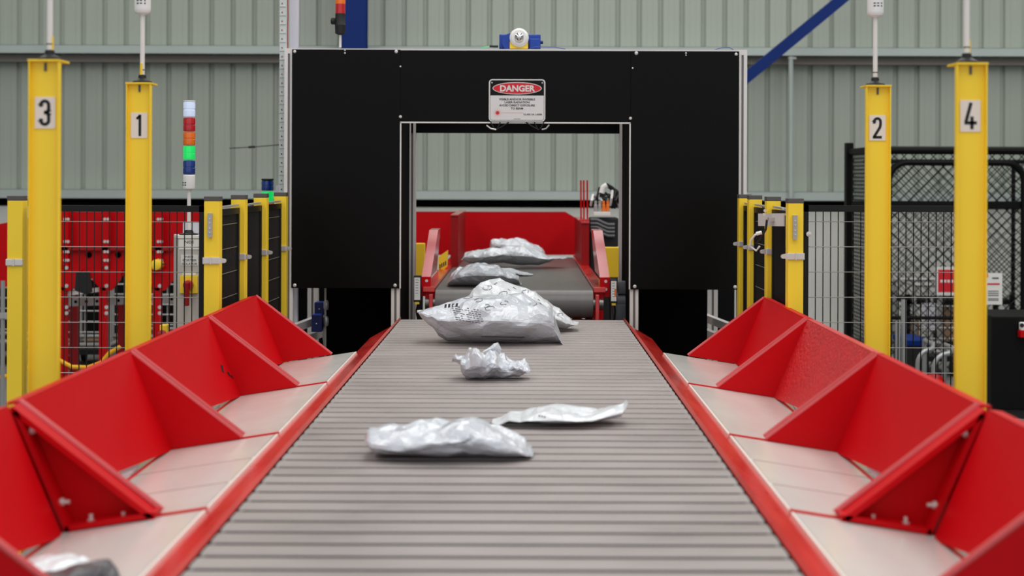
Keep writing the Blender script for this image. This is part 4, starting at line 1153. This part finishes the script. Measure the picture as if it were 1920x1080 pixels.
for u, lab in ((1686, 'grey upright pole just right of yellow post 2 behind the gate'), (1697, 'second grey upright pole right of yellow post 2 behind the gate')):
    t = thing('upright_pole', lab, 'pole', (X(u, 10), 10, 0), 'grey poles behind the right gate')
    mb = MB(); mb.box(X(u - 3, 10), X(u + 3, 10), 10, 10.05, 0, Z(560 if u > 1690 else 600, 10)); mb.build('pole', 'pipe_grey', t)
    mb = MB(); mb.box(X(u - 8, 10), X(u + 8, 10), 9.97, 10.08, 0, .01); mb.build('foot', 'pipe_grey', t)
roll_cage(X(1712, 11.2), X(1800, 11.2), 11.15, .72, 'grey wire roll cage low behind the right mesh gate')
t = thing('red_bin', 'small red bin low behind the right gate beside yellow post 4', 'bin', (X(1755, 9.2), 9.2, 0))
mb = MB(); mb.lathe([(.05, 0), (.065, Z(712, 9.2) - .01), (.07, Z(710, 9.2)), (.06, Z(706, 9.2))], (X(1752, 9.2), 9.2, 0), n=18); mb.build('body', 'red_paint', t)
mb = MB(); mb.lathe([(.06, Z(706, 9.2)), (.05, Z(702, 9.2)), (.02, Z(698, 9.2))], (X(1752, 9.2), 9.2, 0), n=18); mb.build('lid', 'red_dark', t)

# ---------------------------------------------------------------- valve manifold in the opening
D = 9.6
t = thing('valve_manifold', 'black valve manifold with orange plugs and hoses right of the far conveyor', 'machine', (X(1130, D), D, 0))
mb = MB(); mb.box(X(1107, D), X(1160, D), D, D + .25, .3, Z(408, D), .01); mb.box(X(1112, D), X(1150, D), D, D + .2, 0, .3); mb.build('body', 'black_rubber', t)
mb = MB(); mb.box(X(1113, D), X(1144, D), D - .03, D - .005, Z(404, D), Z(397, D), .003); mb.build('label_bar', 'paper_white', t)
for k in range(4):
    mb = MB(); u = 1117 + k * 7.5; mb.lathe([(.012, Z(396, D)), (.012, Z(384, D)), (.009, Z(383, D)), (.009, Z(376, D))], (X(u, D), D, 0), n=12); mb.build('plug', 'orange' if k > 1 else 'galvanised', t)
rnd = random.Random(5)
for k in range(9):
    u = 1108 + k * 6; mb = MB(); h = 352 + rnd.random() * 22
    mb.tube([W(u, 385, D + .05), W(u + rnd.uniform(-3, 3), (385 + h) / 2, D + .02), W(u + 4, h, D + .04), W(u + 10, h + 6, D + .1), W(u + 14 + rnd.random() * 4, 390, D + .16)], .009, 8)
    mb.build('hose', 'black_rubber' if k % 3 else 'white_plastic', t)
mb = MB(); mb.tube([W(1128, 370, D + .03), W(1130, 352, D + .03), W(1138, 347, D + .03), W(1146, 352, D + .05), W(1156, 362, D + .06), W(1162, 380, D + .08)], .016, 10); mb.build('conduit', 'black_rubber', t)
mb = MB(); mb.tube([W(1128, 362, D + .015), W(1131, 351, D + .015), W(1138, 347, D + .015)], .019, 10); mb.build('conduit_collar', 'white_plastic', t)
for k in range(4):
    mb = MB(); v = 412 + k * 7; mb.tube([W(1108, v, D - .02), W(1120, v, D - .03), W(1130, v + 5, D - .03), W(1140, v + 9, D - .03), W(1152, v + 9, D - .02)], .011, 8); mb.build('side_hose', 'motor_grey', t)
for k, u in enumerate((1089.5, 1095, 1101.5)):
    D2 = 9.4
    t = thing('red_rod', ['thin red rod left of the valve manifold, leftmost of three', 'thin red rod left of the valve manifold, middle of three', 'thin red rod nearest the valve manifold'][k], 'rod', W(u, 416, D2), 'thin red rods on the far guide')
    mb = MB(); mb.tube([W(u, 417, D2), W(u - .5, 338, D2)], .0055, 8); mb.build('rod', 'red_paint', t)
    mb = MB(); mb.lathe([(.012, 0), (.012, .02), (.006, .022)], W(u, 417, D2), n=10); mb.build('socket', 'red_gloss', t)


# ---------------------------------------------------------------- parcels
def catmull(tab, u):
    n = len(tab)
    for i in range(n - 1):
        if u <= tab[i + 1][0] or i == n - 2:
            u0, u1 = tab[i][0], tab[i + 1][0]
            f = 0 if u1 == u0 else min(1, max(0, (u - u0) / (u1 - u0)))
            g = f * f * (3 - 2 * f) * .5 + f * .5
            return tab[i][1] + (tab[i + 1][1] - tab[i][1]) * g


def folds(p, sc, dirs, off):
    """sharp straight folds: triangle waves in a few directions, each fading in and out"""
    h = 0
    for k, (d, fq, wt) in enumerate(dirs):
        x = p.dot(d) * sc * fq + k * 1.7
        tri = abs((x % 1.0) - .5) * 2 - .5
        g = .5 + noise.noise(p * sc * .55 * fq + off * (k + 1))
        h += tri * wt * max(0, min(1, g * 1.3))
    return h


def crease(p, sc, off):
    d, _ = noise.voronoi(p * sc + off)
    return d[1] - d[0]


def bag(label, top, bot, D, depth, base, seed, m='mailer_silver', amp=.02, crest=.55, nu=130, nv=72, over=.0, sq=.75, name='satchel', slope=0.0, group='grey plastic parcel bags', grain=(1, 1, 1), cscale=9, nodent=1.0, fold=None, cw=.45, facets=1300, crisp=11, under=.42):
    """crumpled plastic mailer: top / bot are silhouette tables (u, v) read across the bag"""
    u0, u1 = top[0][0], top[-1][0]
    off = Vector((seed * 3.7, seed * 1.3, seed * 7.1))
    rd = random.Random(seed); dirs = []
    for fq, wt, n_ in ((.42, 1.0, 3), (.9, .5, 4), (2.0, .34, 5)):
        for _ in range(n_): dirs.append((Vector((rd.uniform(-1, 1), rd.uniform(-.6, .6), rd.uniform(-1, 1))).normalized(), fq * rd.uniform(.8, 1.25), wt))
    H = max(0.02, Z(min(v for _, v in top), D + depth * crest) - base)
    vs = []
    for i in range(nu + 1):
        f = i / nu
        f = .5 - .5 * math.cos(PI * f) * (.75) - .5 * .25 * (1 - 2 * f)
        u = u0 + (u1 - u0) * f
        env = max(.02, math.sin(PI * min(1, max(0, f)))) ** .45
        dd = depth * (.18 + .82 * env)
        wob = noise.noise(Vector((f * 3.1, seed, 0))) * depth * .12
        yc = D + depth * .5 + wob
        x = X(u, D + depth * .35)
        zt = Z(catmull(top, u), yc, u); zb = Z(catmull(bot, u), yc - dd * .42, u)
        zb = max(zb, base + .003); zt = max(zt, zb + .006)
        for j in range(nv):
            a = 2 * PI * j / nv
            s, c = math.sin(a), math.cos(a)
            hz = (1 + s) / 2
            hz = hz ** .9
            cy = math.copysign(abs(c) ** sq, c)
            if s < 0: cy *= 1 + under * s
            y = yc + cy * dd / 2 - over * (hz - .3) * depth * .3
            z = zb + (zt - zb) * hz + slope * (y - D)
            p = Vector((x, y, z)); q = Vector((p.x * grain[0], p.y * grain[1], p.z * grain[2]))
            wq = q + Vector((noise.noise(q * 7 + off), noise.noise(q * 7 + off * 2), noise.noise(q * 7 - off))) * .05
            h = folds(wq, cscale, dirs, off) + cw * ((crease(wq, cscale, off) - .28) * 1.1 + (crease(wq, cscale * 2.3, off * 2) - .28) * .6 + (crease(q, cscale * 4.6, off) - .28) * .2)
            if fold and c < 0:
                zf_ = Z(catmull(fold, u), D, u); e = min(1, max(0, (u - fold[0][0]) / 30)) * min(1, max(0, (fold[-1][0] - u) / 22))
                if e > 0: dz_ = zf_ - p.z; p.y += .026 * e * min(1, max(0, dz_ / .006)) * max(0, 1 - max(0, dz_) / .035)
            am = amp * min(1, (zt - zb) / (H * .5) + .15) * nodent
            nrm = Vector((0, c / max(dd, .02), s / max(zt - zb, .02))).normalized()
            dv = nrm * (h * am - amp * .25)
            if s < .1: dv.z *= .15
            p = p + dv
            p.x += noise.noise(q * 11 + off) * amp * .5
            p.z = max(p.z, base + .0015 + max(0, slope * (p.y - D)))
            vs.append(p)
    fs = []
    for i in range(nu):
        for j in range(nv):
            a = i * nv + j; b = i * nv + (j + 1) % nv
            fs.append([a, b, b + nv, a + nv])
    loc = (X((u0 + u1) / 2, D + depth / 2), D + depth / 2, base)
    t = thing(name, label, 'parcel', loc, group)
    mb = MB(); mb.add(vs, fs, True)
    o = len(vs) - nv
    mb.f.append(list(range(nv))); mb.s.append(True); mb.m.append(0)
    mb.f.append([o + k for k in range(nv)]); mb.s.append(True); mb.m.append(0)
    ob = mb.build('bag', m, t, sharp=60)
    # settle the film into taut flat facets with crisp folds
    dm = ob.modifiers.new('facets', 'DECIMATE'); dm.ratio = facets / len(fs) / 2
    me2 = bpy.data.meshes.new_from_object(ob.evaluated_get(bpy.context.evaluated_depsgraph_get()))
    ob.modifiers.clear(); old = ob.data; ob.data = me2; bpy.data.meshes.remove(old); me2.name = 'bag'
    me2.polygons.foreach_set('use_smooth', [True] * len(me2.polygons)); me2.set_sharp_from_angle(angle=math.radians(crisp))
    bv = BVHTree.FromPolygons([tuple(v_.co + t.location) for v_ in me2.vertices], [tuple(p_.vertices) for p_ in me2.polygons])
    return t, bv


def print_on(t, bv, quads, m='ink_grey', name='print'):
    """printed strokes laid on the bag's skin, each quad given by its corner directions"""
    mb = MB(); o = Vector((CX, 0, CZ))
    for quad in quads:
        pts = []
        for u, v in quad:
            d = (W(u, v, 1.0) - o).normalized(); hit, nrm, idx, dist = bv.ray_cast(o, d)
            if hit is None: break
            if nrm.dot(d) > 0: nrm = -nrm
            pts.append(hit + nrm * .0012)
        if len(pts) == 4 and max((a - b).length for a in pts for b in pts) < .12: mb.add(pts, [[0, 1, 2, 3]])
    if mb.f: mb.build(name, m, t)


def flap(t, pts, D, m, th=.003, bend=.02, name='flap'):
    """a loose sealed edge sticking out of a bag"""
    mb = MB(); P = [W(u, v, D + dd) for u, v, dd in pts]
    c = sum(P, Vector()) / len(P) + Vector((0, -bend, bend * .4))
    n = len(P); Q = [p + Vector((0, th, th * .5)) for p in P]; c2 = c + Vector((0, th, th * .5))
    mb.add(P + [c] + Q + [c2], [[i, (i + 1) % n, n] for i in range(n)] + [[n + 1 + i, n + 1 + (i + 1) % n, 2 * n + 1][::-1] for i in range(n)] + [[i, (i + 1) % n, n + 1 + (i + 1) % n, n + 1 + i] for i in range(n)])
    return mb.build(name, m, t)


# near bag
t1, bv1 = bag('crumpled grey bag nearest the camera on the slatted conveyor, left of the flat envelope',
    [(687, 818), (694, 813), (715, 811), (735, 812), (760, 805), (790, 794), (820, 788), (850, 784), (880, 785), (905, 791), (930, 804), (960, 818), (980, 826), (995, 838), (1003, 850)],
    [(687, 826), (694, 845), (705, 858), (720, 867), (760, 872), (850, 877), (900, 873), (960, 869), (990, 866), (998, 862), (1003, 853)],
    3.47, .27, BELT, 3, 'mailer_silver', amp=.022, grain=(.8, 1, 1.4), cscale=7, sq=.9, under=.12, facets=1500, fold=[(692, 846), (760, 850), (820, 840), (870, 827), (895, 818)])
# flat envelope
t2, bv2 = bag('flat white plastic envelope with curled corner on the slatted conveyor',
    [(924, 793), (940, 787), (960, 778), (975, 780), (990, 772), (1010, 767), (1050, 765), (1090, 768), (1130, 764), (1160, 758), (1179, 754)],
    [(924, 797), (940, 797), (958, 789), (980, 792), (1005, 800), (1040, 805), (1085, 807), (1110, 801), (1140, 793), (1165, 788), (1172, 775), (1179, 757)],
    3.97, .22, BELT, 8, 'mailer_white', amp=.012, crest=.5, cscale=7)
print_on(t2, bv2, [[(1010 + k * 5, 779 + k), (1013 + k * 5, 779 + k), (1013 + k * 5, 782 + k), (1010 + k * 5, 781 + k)] for k in range(3)])
# small crumpled bag
t3, bv3 = bag('small tightly crumpled silver bag on the conveyor in front of the big bag',
    [(849, 672), (853, 660), (862, 656), (880, 654), (900, 655), (930, 660), (950, 665), (970, 670), (980, 673), (988, 684), (996, 694)],
    [(849, 680), (856, 684), (866, 690), (868, 708), (880, 716), (900, 717), (930, 714), (945, 716), (970, 713), (985, 706), (996, 698)],
    4.88, .2, BELT, 21, 'mailer_silver', amp=.026, grain=(1, 1, 1), cscale=11, cw=1.2)
flap(t3, [(905, 660, .1), (918, 652, .1), (926, 645, .1), (934, 643, .1), (940, 655, .1), (938, 664, .1)], 4.9, 'mailer_silver', bend=.012)
# bag behind the big one
t5, bv5 = bag('printed white bag lying behind and right of the biggest bag on the conveyor',
    [(870, 560), (880, 548), (888, 534), (900, 527), (915, 524), (935, 528), (965, 536), (1000, 546), (1025, 560), (1045, 575), (1065, 592), (1078, 602), (1085, 606)],
    [(870, 610), (900, 620), (950, 622), (1000, 622), (1040, 622), (1060, 622), (1074, 615), (1085, 608)],
    6.40, .34, BELT, 33, 'mailer_white', amp=.022, cscale=6)
# big bag
t4, bv4 = bag('biggest puffed silver bag in the middle of the slatted conveyor',
    [(784, 582), (795, 573), (815, 566), (840, 558), (870, 552), (900, 549), (940, 552), (980, 556), (1005, 562), (1025, 575), (1036, 585), (1042, 600), (1048, 620), (1056, 640)],
    [(784, 588), (795, 602), (808, 618), (822, 637), (840, 648), (870, 654), (930, 653), (960, 655), (1010, 655), (1045, 654), (1056, 650)],
    5.86, .40, BELT, 47, 'mailer_silver', amp=.030, cscale=5.2, sq=.85, grain=(1, 1, 1.1), facets=2000, cw=.3)
rnd = random.Random(3)
qs = []
for r_ in range(7):
    for c_ in range(9):
        if rnd.random() < .25: continue
        u = 846 + c_ * 6 + r_ * 1.5; v = 573 + r_ * 4.2 + c_ * .9; w_ = rnd.uniform(2.5, 5.5)
        qs.append([(u, v), (u + w_, v + .7), (u + w_, v + 2.0), (u, v + 1.3)])
print_on(t4, bv4, qs)
print_on(t4, bv4, [[(834 + k * 7, 571 - k * .6), (838 + k * 7, 570.5 - k * .6), (837 + k * 7, 577 - k * .6), (833 + k * 7, 577.5 - k * .6)] for k in range(4)], 'ink_black', 'bold_print')
print_on(t4, bv4, [[(833, 632), (840, 631), (845, 648), (838, 649)], [(842, 636), (847, 641), (849, 650), (844, 650)]], 'ink_black', 'black_mark')
print_on(t4, bv4, [[(902 + k * 9, 630.4 + k * .1), (911 + k * 9, 630.5 + k * .1), (911 + k * 9, 631.8 + k * .1), (902 + k * 9, 631.7 + k * .1)] for k in range(9)], 'ink_grey', 'fold_line')


def doodles(t, bv, spots, seed):
    rnd = random.Random(seed); qs = []
    for u, v, s in spots:
        k = rnd.randint(4, 7)
        pts = [(u + s * math.cos(a * 2 * PI / k + rnd.random() * .5), v + s * .45 * math.sin(a * 2 * PI / k)) for a in range(k)]
        for a in range(k):
            if rnd.random() < .2: continue
            (x0, y0), (x1, y1) = pts[a], pts[(a + 1) % k]
            L = math.hypot(x1 - x0, y1 - y0) or 1; nx, ny = -(y1 - y0) / L * .45, (x1 - x0) / L * .45
            qs.append([(x0 + nx, y0 + ny), (x1 + nx, y1 + ny), (x1 - nx, y1 - ny), (x0 - nx, y0 - ny)])
    print_on(t, bv, qs, 'ink_grey', 'printed_doodles')


doodles(t4, bv4, [(877, 557, 9), (897, 563, 8), (918, 578, 9), (912, 574, 7), (945, 568, 8), (1000, 571, 7), (1018, 568, 6)], 4)
doodles(t5, bv5, [(914, 540, 9), (943, 550, 8), (960, 542, 8), (985, 547, 7), (932, 533, 6), (1014, 561, 6), (1050, 590, 6)], 9)
# parcels on the infeed conveyor
t6, bv6 = bag('silver bag at the near end of the rubber belt conveyor, behind the biggest bag',
    [(838, 530), (845, 517), (856, 506), (875, 497), (900, 494), (925, 494), (945, 499), (960, 506), (972, 514), (978, 528)],
    [(838, 533), (846, 542), (860, 548), (920, 549), (960, 548), (978, 546)],
    7.46, .34, IZ, 51, 'mailer_silver', amp=.022, cscale=7, nu=90, nv=56)
t7, bv7 = bag('flat grey bag with pointed end lying just behind the conveyor\'s nearest bag',
    [(940, 503), (955, 503), (970, 504), (985, 509), (1000, 515)], [(940, 516), (960, 518), (985, 517), (1000, 516)],
    8.35, .2, IZ, 52, 'mailer_silver', amp=.01, cscale=8, nu=60, nv=40)
t8, bv8 = bag('long rumpled grey bag across the middle of the rubber belt conveyor',
    [(866, 484), (872, 473), (890, 470), (920, 466), (950, 461), (975, 460), (1000, 463), (1015, 470), (1030, 476), (1045, 480), (1062, 481)],
    [(866, 488), (880, 495), (905, 497), (940, 495), (970, 500), (1010, 500), (1030, 495), (1045, 486), (1062, 485)],
    9.0, .32, IZ, 53, 'mailer_silver', amp=.026, cscale=6, nu=110, nv=56)
t9, bv9 = bag('rounded grey bag farthest away on the rubber belt conveyor, against the red wall',
    [(918, 462), (921, 452), (930, 447), (945, 446), (965, 445), (985, 448), (1000, 456), (1012, 464), (1022, 470)],
    [(918, 480), (940, 484), (980, 485), (1022, 482)],
    9.7, .34, IZ, 54, 'mailer_silver', amp=.026, cscale=6, nu=80, nv=56)
# parcels in the chutes
SLZ = .795
bag('dark grey parcel in the nearest left chute at the bottom photo corner',
    [(30, 1078), (60, 1068), (100, 1062), (150, 1055), (190, 1050), (205, 1062), (222, 1076)],
    [(30, 1118), (60, 1122), (120, 1124), (180, 1124), (210, 1122), (222, 1118)],
    2.50, .12, SLZ, 61, 'mailer_dark', amp=.010, cscale=8, nu=70, nv=48, group='parcels lying in the chutes')
bag('crumpled white bag behind the dark parcel in the nearest left chute',
    [(12, 1062), (40, 1052), (80, 1045), (115, 1042), (145, 1048), (175, 1052)],
    [(12, 1085), (60, 1090), (120, 1090), (175, 1085)],
    2.66, .12, SLZ + .002, 62, 'mailer_white', amp=.010, cscale=9, nu=70, nv=48, group='parcels lying in the chutes')
for lab, us, vs0, D_ in (('crumpled white bag under the red panel in the left three plank chute', (160, 217), 897, 3.3),
                         ('crumpled white bag under the red panel in the right three plank chute', (1668, 1724), 899, 3.3),
                         ('white parcel edge under the scuffed panel of the left chute below post 1', (350, 384), 775, 4.3),
                         ('white parcel edge under the sparkling panel of the right chute below post 2', (1517, 1552), 776, 4.3)):
    a_, b_ = us; w_ = b_ - a_
    bag(lab, [(a_, vs0 + 12), (a_ + w_ * .25, vs0 + 2), (a_ + w_ * .5, vs0), (a_ + w_ * .75, vs0 + 2), (b_, vs0 + 10)], [(a_, vs0 + 20), (a_ + w_ * .5, vs0 + 34), (b_, vs0 + 20)],
        D_, .55, .735, 63 + a_ % 7, 'mailer_white', amp=.010, cscale=14, nu=50, nv=60, group='parcels lying in the chutes')

# ---------------------------------------------------------------- light
def area(name, loc, sx, sy, power, col=(1, 1, 1), rot=(0, 0, 0)):
    l = bpy.data.lights.new(name, 'AREA'); l.shape = 'RECTANGLE'; l.size = sx; l.size_y = sy; l.energy = power; l.color = col
    o = bpy.data.objects.new(name, l); COL.objects.link(o); o.location = loc; o.rotation_euler = rot
    return o


area('roof_light_middle', (0.4, 6.0, 6.6), 2.6, 15, 380, (1, .985, .97))
area('roof_light_left', (-4.5, 6.0, 6.6), 1.6, 15, 290, (1, .985, .97))
area('roof_light_right', (5.0, 6.0, 6.6), 1.6, 15, 400, (1, .985, .97))
w = bpy.data.worlds.new('World'); scene.world = w; w.use_nodes = True
bg = w.node_tree.nodes['Background']; bg.inputs[0].default_value = (.86, .93, 1.0, 1); bg.inputs[1].default_value = 0.85

# ---------------------------------------------------------------- camera
cam = bpy.data.cameras.new('Camera'); co = bpy.data.objects.new('Camera', cam); COL.objects.link(co)
co.location = (CX, 0, CZ)
co.rotation_euler = (Matrix.Rotation(PI / 2, 3, 'X') @ Matrix.Rotation(R, 3, 'Z')).to_euler()
cam.sensor_width = 36; cam.lens = 50
cam.shift_x = -20 / 1920; cam.shift_y = -208 / 1920
cam.clip_start = .05; cam.clip_end = 100
cam.dof.use_dof = True; cam.dof.focus_distance = 6.1; cam.dof.aperture_fstop = 2.8
scene.camera = co
vs_ = scene.view_settings
vs_.view_transform = 'Standard'; vs_.look = 'None'; vs_.gamma = 1; vs_.use_curve_mapping = False; vs_.exposure = 0.0
